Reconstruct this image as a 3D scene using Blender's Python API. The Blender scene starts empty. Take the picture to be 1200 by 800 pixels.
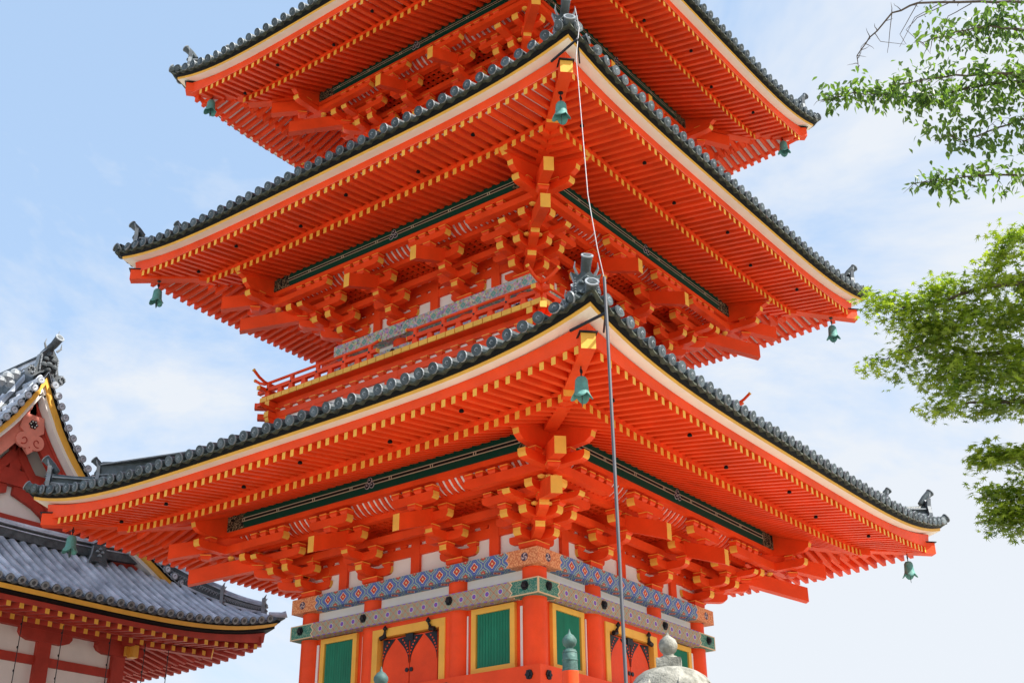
import bpy, math, random
from mathutils import Vector, Matrix
random.seed(7)
S = bpy.context.scene
COL = S.collection

# ------------------------------------------------------------------ camera, sky, sun
cam = bpy.data.cameras.new('camera'); camo = bpy.data.objects.new('camera', cam); COL.objects.link(camo)
S.camera = camo
CP = Vector((-22.0285680, -17.1103544, -5.97783918)); YAW, PIT, ROL, FPX = 0.654917163, 0.452395505, -0.0063322262, 1449.76701
Fv = Vector((math.cos(PIT)*math.cos(YAW), math.cos(PIT)*math.sin(YAW), math.sin(PIT)))
R0 = Vector((math.sin(YAW), -math.cos(YAW), 0)); U0 = R0.cross(Fv)
Rv = R0*math.cos(ROL) + U0*math.sin(ROL); Uv = -R0*math.sin(ROL) + U0*math.cos(ROL)
camo.matrix_world = Matrix(((Rv.x, Uv.x, -Fv.x, CP.x), (Rv.y, Uv.y, -Fv.y, CP.y), (Rv.z, Uv.z, -Fv.z, CP.z), (0, 0, 0, 1)))
cam.sensor_width = 36; cam.lens = 36*FPX/1200; cam.clip_end = 3000; cam.clip_start = .1

SUN_DIR = Vector((0.18, -0.62, 0.80)).normalized()          # towards the sun
sun = bpy.data.lights.new('sun', 'SUN'); suno = bpy.data.objects.new('sun', sun); COL.objects.link(suno)
sun.energy = 4.6; sun.angle = math.radians(.6); sun.color = (1, .955, .88)
suno.rotation_euler = SUN_DIR.to_track_quat('Z', 'Y').to_euler()
W = bpy.data.worlds.new('World'); S.world = W; W.use_nodes = True
nt = W.node_tree; nt.nodes.clear()
def N(t, ty, **k):
    n = t.nodes.new(ty)
    for a, b in k.items(): setattr(n, a, b)
    return n
sky = N(nt, 'ShaderNodeTexSky', sky_type='NISHITA'); sky.sun_disc = False
sky.sun_elevation = math.asin(SUN_DIR.z); sky.sun_rotation = math.atan2(SUN_DIR.x, SUN_DIR.y)
sky.air_density = 1.0; sky.dust_density = .8; sky.ozone_density = 1.5
SKY_STR = .15
tc = N(nt, 'ShaderNodeTexCoord'); mp = N(nt, 'ShaderNodeMapping'); mp.inputs['Scale'].default_value = (1.5, 1.5, 2.6)
mp.inputs['Location'].default_value = (0.2, 8.8, 6.2)
nz = N(nt, 'ShaderNodeTexNoise'); nz.inputs['Scale'].default_value = 1.25; nz.inputs['Detail'].default_value = 7; nz.inputs['Roughness'].default_value = .62; nz.inputs['Distortion'].default_value = .35
nt.links.new(tc.outputs['Generated'], mp.inputs['Vector']); nt.links.new(mp.outputs[0], nz.inputs['Vector'])
# more cloud low down and to the east
dotn = N(nt, 'ShaderNodeVectorMath', operation='DOT_PRODUCT'); dotn.inputs[1].default_value = (.50, -.70, -.75)
nt.links.new(tc.outputs['Generated'], dotn.inputs[0])
ad = N(nt, 'ShaderNodeMath', operation='MULTIPLY_ADD'); ad.inputs[1].default_value = .26; nt.links.new(dotn.outputs['Value'], ad.inputs[0]); nt.links.new(nz.outputs['Fac'], ad.inputs[2])
rp = N(nt, 'ShaderNodeValToRGB'); rp.color_ramp.elements[0].position = .32; rp.color_ramp.elements[1].position = .47
rp.color_ramp.elements[0].color = (0.06, .06, .06, 1); rp.color_ramp.elements[1].color = (.93, .93, .93, 1)
nt.links.new(ad.outputs[0], rp.inputs[0])
mx = N(nt, 'ShaderNodeMix', data_type='RGBA')
gain = N(nt, 'ShaderNodeMix', data_type='RGBA', blend_type='MULTIPLY'); gain.inputs[0].default_value = 1; gain.inputs[7].default_value = (1.30, 1.22, 1.20, 1)
nt.links.new(sky.outputs[0], gain.inputs[6])
hz_ = N(nt, 'ShaderNodeMix', data_type='RGBA'); hz_.inputs[0].default_value = .78; hz_.inputs[7].default_value = (1.42, 2.06, 2.92, 1); nt.links.new(gain.outputs[2], hz_.inputs[6])
nt.links.new(rp.outputs[0], mx.inputs[0]); nt.links.new(hz_.outputs[2], mx.inputs[6]); mx.inputs[7].default_value = (2.80, 2.93, 3.10, 1)
bg = N(nt, 'ShaderNodeBackground'); bg.inputs['Strength'].default_value = SKY_STR
wo = N(nt, 'ShaderNodeOutputWorld'); nt.links.new(mx.outputs[2], bg.inputs[0]); nt.links.new(bg.outputs[0], wo.inputs[0])
S.view_settings.view_transform = 'Standard'; S.view_settings.look = 'None'; S.view_settings.exposure = 1.04; S.view_settings.gamma = 1
S.render.engine = 'CYCLES'; S.cycles.max_bounces = 8; S.cycles.diffuse_bounces = 5; S.cycles.transparent_max_bounces = 4

# ------------------------------------------------------------------ materials
def mat(name, col, rough=.55, var=.10, vs=3.0, bump=0., bs=30., metal=0., spec=.35, streak=None, dirt=None, isl=.07):
    m = bpy.data.materials.new(name); m.use_nodes = True; t = m.node_tree; b = t.nodes['Principled BSDF']
    b.inputs['Roughness'].default_value = rough; b.inputs['Metallic'].default_value = metal
    b.inputs['Specular IOR Level'].default_value = spec
    tcd = N(t, 'ShaderNodeTexCoord'); src = tcd.outputs['Object']
    if streak:
        mpp = N(t, 'ShaderNodeMapping'); mpp.inputs['Scale'].default_value = streak; t.links.new(src, mpp.inputs[0]); src = mpp.outputs[0]
    n = N(t, 'ShaderNodeTexNoise'); n.inputs['Scale'].default_value = vs; n.inputs['Detail'].default_value = 6; n.inputs['Roughness'].default_value = .6
    t.links.new(src, n.inputs['Vector'])
    r = N(t, 'ShaderNodeValToRGB'); e = r.color_ramp.elements
    e[0].position = .3; e[1].position = .72
    lo = [c*(1-var) for c in col]; hi = [min(1, c*(1+var)) for c in col]
    if dirt: lo = dirt
    e[0].color = (*lo, 1); e[1].color = (*hi, 1)
    t.links.new(n.outputs['Fac'], r.inputs[0])
    ge = N(t, 'ShaderNodeNewGeometry'); mr = N(t, 'ShaderNodeMapRange'); mr.inputs[3].default_value = 1-isl; mr.inputs[4].default_value = 1+isl; t.links.new(ge.outputs['Random Per Island'], mr.inputs[0])
    hs = N(t, 'ShaderNodeHueSaturation'); t.links.new(r.outputs[0], hs.inputs['Color']); t.links.new(mr.outputs[0], hs.inputs['Value']); t.links.new(hs.outputs[0], b.inputs['Base Color'])
    n2 = N(t, 'ShaderNodeTexNoise'); n2.inputs['Scale'].default_value = bs; n2.inputs['Detail'].default_value = 4; t.links.new(src, n2.inputs['Vector'])
    rr = N(t, 'ShaderNodeMapRange'); rr.inputs[3].default_value = max(.05, rough-.12); rr.inputs[4].default_value = min(1, rough+.15)
    t.links.new(n2.outputs['Fac'], rr.inputs[0]); t.links.new(rr.outputs[0], b.inputs['Roughness'])
    if bump:
        bp = N(t, 'ShaderNodeBump'); bp.inputs['Strength'].default_value = bump; bp.inputs['Distance'].default_value = .01
        t.links.new(n2.outputs['Fac'], bp.inputs['Height']); t.links.new(bp.outputs[0], b.inputs['Normal'])
    return m
ORA = mat('vermilion_paint', (.80, .066, .010), .5, .15, 1.4, .35, 26, spec=.25)
YEL = mat('ochre_paint', (.80, .42, .06), .55, .10, 2.5, .2, 25)
WHT = mat('white_plaster', (.78, .76, .73), .8, .05, 2.0, .15, 18)
SOF = mat('white_eave_paint', (.86, .78, .66), .7, .05, 2.0)
BLK = mat('black_lacquer_and_recess_shade', (.006, .0065, .007), .6, .2, 4, spec=.1)
TIL = mat('grey_roof_tile', (.062, .080, .092), .42, .45, 3.6, .6, 30, dirt=(.022, .030, .028), isl=.3)
TIM = mat('roof_tile_rim', (.24, .265, .29), .5, .25, 6, .4, 30)
MOS = mat('mossy_pan_tile', (.055, .062, .042), .7, .5, 9, .8, 30, dirt=(.010, .012, .010))
IRN = mat('black_iron', (.02, .021, .024), .4, .3, 8, .3, 60, metal=.5)
GRN = mat('green_lattice_paint', (.008, .20, .115), .5, .12, 3)
VER = mat('verdigris_bronze', (.085, .25, .225), .62, .3, 9, .4, 40, dirt=(.07, .20, .18))
VED = mat('dark_verdigris_bronze', (.05, .10, .095), .6, .35, 9, .4, 40, dirt=(.035, .075, .07))
RED = mat('dull_red_paint', (.42, .045, .028), .6, .18, 2.2, .3, 22)
PNK = mat('faded_and_sunlit_red_paint', (.70, .24, .18), .65, .15, 2.2, .3, 22)
HTL = mat('pale_grey_roof_tile', (.58, .62, .70), .34, .25, 1.8, .4, 25, dirt=(.24, .275, .34), isl=.14)
HTD = mat('dark_ridge_tile', (.07, .082, .09), .55, .5, 5, .6, 30, dirt=(.03, .035, .04))
STO = mat('weathered_granite', (.33, .32, .28), .9, .25, 9, 1.0, 50, dirt=(.10, .10, .08))
VEM = mat('weathered_finial_bronze', (.075, .155, .135), .6, .3, 11, .5, 40, dirt=(.03, .06, .052))
PAV = mat('pale_gravel', (.38, .35, .30), .95, .12, 1.2, .8, 60)
MET = mat('galvanised_steel', (.115, .115, .125), .55, .1, 5, metal=.4)
WIR = mat('white_cable_sheath', (.36, .35, .37), .5, .05, 5)
PEA = mat('gilt_brocade', (.72, .33, .15), .55, .25, 16, .2, 40, dirt=(.55, .20, .10))
BRK = mat('tree_bark', (.10, .078, .06), .9, .35, 8, .9, 30, streak=(1, 1, .3))
def leafmat(name, c1, c2):
    m = bpy.data.materials.new(name); m.use_nodes = True; t = m.node_tree; b = t.nodes['Principled BSDF']; out = t.nodes['Material Output']
    at = N(t, 'ShaderNodeAttribute'); at.attribute_name = 'tone'
    r = N(t, 'ShaderNodeMix', data_type='RGBA'); r.inputs[6].default_value = (*c1, 1); r.inputs[7].default_value = (*c2, 1)
    t.links.new(at.outputs['Fac'], r.inputs[0]); t.links.new(r.outputs[2], b.inputs['Base Color']); b.inputs['Roughness'].default_value = .45
    tl = N(t, 'ShaderNodeBsdfTranslucent'); h = N(t, 'ShaderNodeMix', data_type='RGBA', blend_type='MULTIPLY'); h.inputs[0].default_value = 1; h.inputs[7].default_value = (1.5, 1.5, .5, 1)
    t.links.new(r.outputs[2], h.inputs[6]); t.links.new(h.outputs[2], tl.inputs[0])
    ms = N(t, 'ShaderNodeMixShader'); ms.inputs[0].default_value = .5; t.links.new(b.outputs[0], ms.inputs[1]); t.links.new(tl.outputs[0], ms.inputs[2]); t.links.new(ms.outputs[0], out.inputs['Surface'])
    return m
LF1 = leafmat('cherry_leaf', (.035, .085, .028), (.16, .27, .065)); LF2 = leafmat('maple_leaf', (.06, .13, .018), (.38, .48, .055))

def pat_nodes(name):
    m = bpy.data.materials.new(name); m.use_nodes = True; t = m.node_tree; b = t.nodes['Principled BSDF']; b.inputs['Roughness'].default_value = .6; b.inputs['Specular IOR Level'].default_value = .12
    uv = N(t, 'ShaderNodeUVMap'); sp = N(t, 'ShaderNodeSeparateXYZ'); t.links.new(uv.outputs[0], sp.inputs[0])
    def M(op, a, c=None, d=None):
        n = N(t, 'ShaderNodeMath', operation=op)
        for i, x in enumerate((a, c, d)):
            if x is None: continue
            if isinstance(x, (int, float)): n.inputs[i].default_value = x
            else: t.links.new(x, n.inputs[i])
        return n.outputs[0]
    def MIX(f, a, c):
        n = N(t, 'ShaderNodeMix', data_type='RGBA')
        for i, x in ((0, f), (6, a), (7, c)):
            if isinstance(x, tuple): n.inputs[i].default_value = (*x, 1)
            elif isinstance(x, (int, float)): n.inputs[i].default_value = x
            else: t.links.new(x, n.inputs[i])
        return n.outputs[2]
    return m, t, b, sp.outputs[0], sp.outputs[1], M, MIX
def brocade_upper(name='blue_flower_brocade'):
    m, t, b, u, v, M, MIX = pat_nodes(name)
    Wc, H = .455, .32
    def cell(off, vc):
        x = M('SUBTRACT', M('FRACT', M('ADD', M('DIVIDE', u, Wc), off)), .5); x = M('MULTIPLY', x, Wc); y = M('SUBTRACT', v, vc)
        r = M('SQRT', M('ADD', M('MULTIPLY', x, x), M('MULTIPLY', y, y))); a = M('ARCTAN2', y, x); return x, y, r, a
    x, y, r, a = cell(.5, H/2)
    wav = M('MULTIPLY', M('COSINE', M('MULTIPLY', a, 4)), .16); rr = M('MULTIPLY', r, M('SUBTRACT', 1.0, wav))
    rings = M('FRACT', M('MULTIPLY', rr, 17))
    c = MIX(M('GREATER_THAN', rings, .5), (.05, .13, .42), (.13, .36, .40))
    c = MIX(M('GREATER_THAN', rings, .86), c, (.62, .50, .30))
    c = MIX(M('LESS_THAN', rr, .115), c, (.04, .09, .45))
    c = MIX(M('LESS_THAN', rr, .083), c, (.75, .66, .45))
    c = MIX(M('LESS_THAN', rr, .068), c, (.55, .03, .02))
    c = MIX(M('LESS_THAN', rr, .022), c, (.75, .60, .25))
    for vc in (0., H):
        x2, y2, r2, a2 = cell(0., vc)
        w2 = M('MULTIPLY', r2, M('ADD', 1.0, M('MULTIPLY', M('COSINE', M('MULTIPLY', a2, 6)), .15)))
        c = MIX(M('LESS_THAN', w2, .085), c, (.60, .55, .38)); c = MIX(M('LESS_THAN', w2, .075), c, (.06, .24, .20)); c = MIX(M('LESS_THAN', w2, .052), c, (.55, .04, .03)); c = MIX(M('LESS_THAN', w2, .02), c, (.60, .5, .3))
    nzz = N(t, 'ShaderNodeTexNoise'); nzz.inputs['Scale'].default_value = 9
    c = MIX(M('MULTIPLY', nzz.outputs['Fac'], .22), c, (.30, .33, .33))
    au = M('ABSOLUTE', u); return m, t, b, u, v, au, M, MIX, c
def finish_pattern(m, t, b, c): t.links.new(c, b.inputs['Base Color']); return m
def make_upper(half, name):
    m, t, b, u, v, au, M, MIX, c = brocade_upper(name)
    edge = M('ADD', half-.80, M('MULTIPLY', M('ABSOLUTE', M('SINE', M('MULTIPLY', v, 20))), .07))
    nz2 = N(t, 'ShaderNodeTexVoronoi'); nz2.inputs['Scale'].default_value = 26
    tcc = N(t, 'ShaderNodeTexCoord'); t.links.new(tcc.outputs['Object'], nz2.inputs['Vector'])
    pe = MIX(M('GREATER_THAN', nz2.outputs['Distance'], .5), (.74, .36, .17), (.58, .20, .09))
    c = MIX(M('GREATER_THAN', au, edge), c, (.75, .5, .3)); c = MIX(M('GREATER_THAN', au, M('ADD', edge, .02)), c, pe)
    x = M('SUBTRACT', au, half-.33); y = M('SUBTRACT', v, .16); r = M('SQRT', M('ADD', M('MULTIPLY', x, x), M('MULTIPLY', y, y))); a = M('ARCTAN2', y, x)
    c = MIX(M('LESS_THAN', r, .085), c, (.07, .06, .10)); c = MIX(M('MULTIPLY', M('LESS_THAN', r, .072), M('GREATER_THAN', M('SINE', M('ADD', M('MULTIPLY', a, 3), M('MULTIPLY', r, 60))), .2)), c, (.52, .42, .40))
    return finish_pattern(m, t, b, c)
def make_lower(half, name):
    m, t, b, u, v, M, MIX = pat_nodes(name); Wc, H = .165, .155
    s = M('ADD', M('DIVIDE', u, Wc), M('DIVIDE', v, H)); d = M('SUBTRACT', M('DIVIDE', u, Wc), M('DIVIDE', v, H))
    fs = M('ABSOLUTE', M('SUBTRACT', M('FRACT', s), .5)); fd = M('ABSOLUTE', M('SUBTRACT', M('FRACT', d), .5))
    mxx = M('MAXIMUM', fs, fd)
    c = MIX(M('GREATER_THAN', mxx, .36), (.30, .34, .26), (.50, .42, .30)); c = MIX(M('GREATER_THAN', mxx, .43), c, (.36, .17, .10))
    x = M('MULTIPLY', M('SUBTRACT', M('FRACT', M('DIVIDE', u, .33)), .5), .33); y = M('SUBTRACT', v, .155)
    r = M('SQRT', M('ADD', M('MULTIPLY', x, x), M('MULTIPLY', y, y)))
    c = MIX(M('LESS_THAN', r, .062), c, (.58, .50, .42)); c = MIX(M('LESS_THAN', r, .045), c, (.14, .10, .52)); c = MIX(M('LESS_THAN', r, .014), c, (.5, .1, .08))
    y2 = M('MINIMUM', M('ABSOLUTE', v), M('ABSOLUTE', M('SUBTRACT', v, .31)))
    c = MIX(M('MULTIPLY', M('LESS_THAN', y2, .02), M('GREATER_THAN', M('FRACT', M('DIVIDE', u, .165)), .5)), c, (.22, .14, .5))
    au = M('ABSOLUTE', u); tri = M('ABSOLUTE', M('SUBTRACT', M('FRACT', M('MULTIPLY', M('ADD', v, .08), 6.4)), .5))
    e = M('ADD', half-.72, M('MULTIPLY', tri, .14))
    vo = N(t, 'ShaderNodeTexVoronoi'); vo.inputs['Scale'].default_value = 38; tcc = N(t, 'ShaderNodeTexCoord'); t.links.new(tcc.outputs['Object'], vo.inputs['Vector'])
    g = MIX(M('GREATER_THAN', vo.outputs['Distance'], .52), (.035, .19, .15), (.17, .30, .22))
    g = MIX(M('MAXIMUM', M('GREATER_THAN', au, half-.035), M('LESS_THAN', y2, .022)), g, (.66, .50, .30))
    c = MIX(M('GREATER_THAN', au, e), c, (.68, .55, .36)); c = MIX(M('GREATER_THAN', au, M('ADD', e, .025)), c, g)
    return finish_pattern(m, t, b, c)
def make_purlin(half, name):
    m, t, b, u, v, M, MIX = pat_nodes(name)
    dv = M('ABSOLUTE', M('SUBTRACT', v, .19)); au = M('ABSOLUTE', u)
    c = MIX(M('LESS_THAN', dv, .048), (.003, .046, .030), (.42, .38, .27)); c = MIX(M('LESS_THAN', dv, .028), c, (.008, .009, .01))
    dash = M('LESS_THAN', M('ABSOLUTE', M('SUBTRACT', M('FRACT', M('MULTIPLY', u, .9)), .5)), .05)
    dots = M('GREATER_THAN', M('FRACT', M('MULTIPLY', u, 18)), .6)
    c = MIX(M('MULTIPLY', M('MULTIPLY', dash, dots), M('LESS_THAN', dv, .04)), c, (.42, .38, .27))
    vo = N(t, 'ShaderNodeTexVoronoi', feature='DISTANCE_TO_EDGE'); vo.inputs['Scale'].default_value = 13; tcc = N(t, 'ShaderNodeTexCoord'); nd = N(t, 'ShaderNodeTexNoise'); nd.inputs['Scale'].default_value = 5
    mxv = N(t, 'ShaderNodeMix', data_type='RGBA'); mxv.inputs[0].default_value = .35; t.links.new(tcc.outputs['Object'], nd.inputs['Vector']); t.links.new(tcc.outputs['Object'], mxv.inputs[6]); t.links.new(nd.outputs['Color'], mxv.inputs[7]); t.links.new(mxv.outputs[2], vo.inputs['Vector'])
    sc = MIX(M('LESS_THAN', vo.outputs['Distance'], .05), (.010, .014, .012), (.32, .25, .15))
    c = MIX(M('GREATER_THAN', M('ADD', au, M('MULTIPLY', dv, .5)), half-.62), c, sc)
    return finish_pattern(m, t, b, c)

def make_mosaic(half, name, a, c2):
    m, t, b, u, v, M, MIX = pat_nodes(name)
    vo = N(t, 'ShaderNodeTexVoronoi'); vo.inputs['Scale'].default_value = 22; tcc = N(t, 'ShaderNodeTexCoord'); t.links.new(tcc.outputs['Object'], vo.inputs['Vector'])
    c = MIX(.42, vo.outputs['Color'], a)
    x = M('ABSOLUTE', M('MULTIPLY', M('SUBTRACT', M('FRACT', M('DIVIDE', u, .44)), .5), .44)); y = M('ABSOLUTE', M('SUBTRACT', v, .16)); d = M('ADD', x, y)
    c = MIX(M('LESS_THAN', d, .11), c, (.50, .44, .36)); c = MIX(M('LESS_THAN', d, .085), c, c2); c = MIX(M('LESS_THAN', d, .03), c, (.30, .40, .42))
    hue = N(t, 'ShaderNodeHueSaturation'); hue.inputs['Saturation'].default_value = .7; hue.inputs['Value'].default_value = .85; t.links.new(c, hue.inputs['Color'])
    return finish_pattern(m, t, b, hue.outputs[0])

# ------------------------------------------------------------------ mesh helper
class MB:
    def __init__(s): s.v = []; s.f = []; s.m = []; s.uv = {}; s.T = None
    def add(s, vs, fs, mi=0, uvs=None):
        b = len(s.v)
        for p in vs:
            p = Vector(p); s.v.append(s.T @ p if s.T else p)
        for i, f in enumerate(fs):
            s.f.append(tuple(b+j for j in f)); s.m.append(mi[i] if isinstance(mi, (list, tuple)) else mi)
            if uvs: s.uv[len(s.f)-1] = uvs[i]
    def box(s, x0, x1, y0, y1, z0, z1, mi=0):
        vs = [(x0,y0,z0),(x1,y0,z0),(x1,y1,z0),(x0,y1,z0),(x0,y0,z1),(x1,y0,z1),(x1,y1,z1),(x0,y1,z1)]
        s.add(vs, [(0,3,2,1),(4,5,6,7),(0,1,5,4),(1,2,6,5),(2,3,7,6),(3,0,4,7)], mi)
    def beam(s, p0, p1, w, h, mi=0, c0=None, c1=None, up=(0,0,1), drop=0, vert=False):
        p0 = Vector(p0); p1 = Vector(p1); d = (p1-p0).normalized(); side = d.cross(Vector(up)).normalized(); u = side.cross(d)
        if vert: u = Vector(up)*1.0
        a = side*w/2; c = u*h/2
        vs = [p0-a-c, p0+a-c, p0+a+c, p0-a+c, p1-a-c, p1+a-c, p1+a+c, p1-a+c]
        s.add(vs, [(0,1,2,3),(4,7,6,5),(0,4,5,1),(1,5,6,2),(2,6,7,3),(3,7,4,0)], [c0 if c0 is not None else mi, c1 if c1 is not None else mi, mi, mi, mi, mi])
    def prism(s, pts, off, mi=0, side=None, sides=None):
        n = len(pts); off = Vector(off); vs = [Vector(p) for p in pts]; vs += [p+off for p in vs]
        fs = [tuple(range(n))[::-1], tuple(range(n, 2*n))]; ms = [mi, mi]
        for i in range(n):
            j = (i+1) % n; fs.append((i, j, n+j, n+i)); ms.append(sides[i] if sides else (mi if side is None else side))
        s.add(vs, fs, ms)
    def tube(s, pts, r, seg=10, mi=0, cap=True, capm=None):
        pts = [Vector(p) for p in pts]; n = len(pts); rs = r if isinstance(r, (list, tuple)) else [r]*n
        vs = []; pu = None
        for i in range(n):
            d = (pts[min(i+1, n-1)]-pts[max(i-1, 0)]).normalized()
            if pu is None:
                a = Vector((0, 0, 1)) if abs(d.z) < .9 else Vector((1, 0, 0)); pu = d.cross(a).normalized()
            pu = (pu - d*pu.dot(d)).normalized(); pv = d.cross(pu)
            for k in range(seg):
                an = 2*math.pi*k/seg; vs.append(pts[i]+(pu*math.cos(an)+pv*math.sin(an))*rs[i])
        fs = []
        for i in range(n-1):
            for k in range(seg):
                k2 = (k+1) % seg; fs.append((i*seg+k, i*seg+k2, (i+1)*seg+k2, (i+1)*seg+k))
        ms = [mi]*len(fs)
        if cap: fs += [tuple(range(seg))[::-1], tuple(range((n-1)*seg, n*seg))]; ms += [capm if capm is not None else mi]*2
        s.add(vs, fs, ms)
    def lathe(s, prof, c=(0,0,0), seg=20, mi=0, sx=1, sy=1):
        c = Vector(c); vs = []
        for r, z in prof:
            for k in range(seg):
                a = 2*math.pi*k/seg; vs.append(c+Vector((r*math.cos(a)*sx, r*math.sin(a)*sy, z)))
        fs = []
        for i in range(len(prof)-1):
            for k in range(seg):
                k2 = (k+1) % seg; fs.append((i*seg+k, i*seg+k2, (i+1)*seg+k2, (i+1)*seg+k))
        fs += [tuple(range(seg))[::-1], tuple(range((len(prof)-1)*seg, len(prof)*seg))]
        s.add(vs, fs, mi)
    def disc(s, c, nrm, r, th, seg=12, mi=0, capm=None):
        c = Vector(c); nrm = Vector(nrm).normalized(); s.tube([c, c+nrm*th], r, seg, mi, True, capm)
    def build(s, name, mats, parent=None, smooth=False, M=None, stuff=False, origin=None):
        me = bpy.data.meshes.new(name)
        vs = s.v
        me.from_pydata([tuple(p) for p in vs], [], s.f); 
        if not isinstance(mats, (list, tuple)): mats = [mats]
        for m in mats: me.materials.append(m)
        me.polygons.foreach_set('material_index', s.m)
        if smooth: me.polygons.foreach_set('use_smooth', [True]*len(s.f))
        if s.uv:
            ul = me.uv_layers.new(name='UVMap')
            for i, p in enumerate(me.polygons):
                if i in s.uv:
                    for li, q in zip(p.loop_indices, s.uv[i]): ul.data[li].uv = q
        me.update(); me.validate()
        if smooth:
            try: me.set_sharp_from_angle(angle=math.radians(40))
            except Exception: pass
        o = bpy.data.objects.new(name, me); COL.objects.link(o); hook(o, parent)
        if M is not None: o.matrix_basis = M
        if stuff: o['kind'] = 'stuff'
        return o
from collections import defaultdict
KIDS = defaultdict(list)
def hook(o, parent):
    if parent is not None:
        KIDS[parent.name].append(o)
        o.parent = parent
        if parent.type == 'EMPTY': o.matrix_parent_inverse = Matrix.LocRotScale(parent.location, parent.rotation_euler, None).inverted()
def tag(o, label=None, cat=None, group=None, kind=None):
    if label: o['label'] = label
    if cat: o['category'] = cat
    if group: o['group'] = group
    if kind: o['kind'] = kind
    return o
def thing(name, loc, label, cat, group=None, rz=0):
    o = bpy.data.objects.new(name, None); COL.objects.link(o); o.location = loc; o.rotation_euler = (0, 0, rz); o.empty_display_size = .3
    return tag(o, label, cat, group)
def part(name, m, parent, fn, **k):
    b = MB(); fn(b); return b.build(name, m, parent, **k)
def rot(k): return Matrix.Rotation(-math.pi/2*k, 4, 'Z')
def face(k, x0=0, y0=0):
    """(u, o, z) of face k -> world; face 0 looks to -y, face 1 to -x"""
    R = rot(k)
    return lambda u, o, z: R @ Vector((u, -o, z))
def sweep(b, k, sec, ts, ms, uvf=None, close=True, T=None, flip=False):
    """sec(t) -> list of (o, z); u = t*o so corners mitre"""
    T = T or face(k); rows = []; uo = []
    for t in ts:
        s = sec(t); rows.append([T(t*o, o, z) for o, z in s]); uo.append([(t*o, o, z) for o, z in s])
    n = len(rows[0]); vs = [p for r in rows for p in r]; fs = []; mm = []; uvs = []
    rng = n if close else n-1
    for i in range(len(ts)-1):
        for j in range(rng):
            j2 = (j+1) % n; f = (i*n+j, (i+1)*n+j, (i+1)*n+j2, i*n+j2)
            fs.append(f); mm.append(ms[j] if isinstance(ms, (list, tuple)) else ms)
            if uvf: uvs.append([uvf(j, *uo[i][j]), uvf(j, *uo[i+1][j]), uvf(j, *uo[i+1][j2], True), uvf(j, *uo[i][j2], True)])
    b.add(vs, fs, mm, uvs if uvf else None)
def lin(a, b, n): return [a+(b-a)*i/n for i in range(n+1)]
TS = [math.copysign(1-(1-abs(x))**1.3, x) for x in lin(-1, 1, 40)]
P4 = 4.5
def rise(t): return min(1.3, abs(t))**P4

# ------------------------------------------------------------------ setting
g = MB(); g.add([(-900,-900,-7.6),(900,-900,-7.6),(900,900,-7.6),(-900,900,-7.6)], [(0,1,2,3)])
tag(g.build('ground', PAV), kind='structure')
tr = MB(); tr.box(-14.6, 46, -19.5, 46, -7.5, -4.9, [1, 0, 1, 1, 1, 1])
tag(tr.build('terrace', [PAV, STO]), kind='structure')

# ------------------------------------------------------------------ pagoda
PAG = thing('pagoda', (0, 0, -4.9), 'tall vermilion three storey pagoda with grey tiled roofs and yellow rafter tips', 'pagoda')
LV = [dict(z0=0, c=3.05, ci=1.18, ae=7.57, zy=2.57, rise=.54, tb=1.45, zb=-.32, ph=.38, pb=2.38, hip=.69, top=(3.75, 4.35), sp=.2325),
      dict(z0=6.28, c=2.65, ci=1.02, ae=6.77, zy=2.70, rise=.40, tb=1.38, zb=-.33, ph=.33, pb=2.27, hip=.68, top=(3.2, 4.5), sp=.2265),
      dict(z0=12.20, c=2.12, ci=.87, ae=6.26, zy=2.24, rise=.52, tb=1.20, zb=-.28, ph=.29, pb=2.20, hip=.50, top=(.3, 6.6), sp=.2265)]
rest_wall = MB(); wall_ind = []; rest_fly = MB(); rest_base = MB(); fly_ind = []; base_ind = []

def arm_prof(L, h, R=.10, both=True, n=4):
    """outline of a bracket arm in (u,z), lower corners rounded; returns pts, side material list"""
    a = L/2; pts = [(-a, h), ]; ms = [1]
    pts += [(-a, R*1.0)]; 
    for i in range(1, n+1):
        an = math.pi/2*i/n; pts.append((-a+R*1.5*(1-math.cos(an)), R*(1-math.sin(an)))); ms.append(0)
    ms[1] = 1 if n else 0
    for i in range(n, -1, -1):
        an = math.pi/2*i/n; pts.append((a-R*1.5*(1-math.cos(an)), R*(1-math.sin(an)))); ms.append(0)
    ms[-1] = 1; pts.append((a, h)); ms.append(0)
    while len(ms) < len(pts): ms.append(0)
    ms = []
    for i in range(len(pts)):
        p, q = pts[i], pts[(i+1) % len(pts)]
        e = min(abs(abs(p[0])-a), abs(abs(q[0])-a)); m = 1 if (abs(p[0]-q[0]) < .02 and e < .02) or (max(p[1], q[1]) <= R*.99 and e < .012) else 0
        ms.append(m)
    return pts, ms
def par_arm(b, o, u0, u1, z, h=.175, w=.18):       # arm parallel to the wall
    pts, ms = arm_prof(u1-u0, h); c = (u0+u1)/2
    b.prism([(c+p, -o+w/2, z+q) for p, q in pts], (0, -w, 0), 0, sides=ms)
def out_arm(b, u, o1, z, h=.175, w=.18, o0=-.1):   # arm reaching outwards, rounded and ochre at its outer end
    R = .11; pts = [(o0, z), (o0, z+h), (o1, z+h), (o1, z+R)]; ms = [0, 0, 1]
    for i in range(1, 5):
        an = math.pi/2*i/4; pts.append((o1-R*1.6*(1-math.cos(an)), z+R*(1-math.sin(an)))); ms.append(1 if i == 1 else 0)
    ms.append(0)
    b.prism([(u-w/2, -p, q) for p, q in pts], (w, 0, 0), 0, sides=ms)
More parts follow.
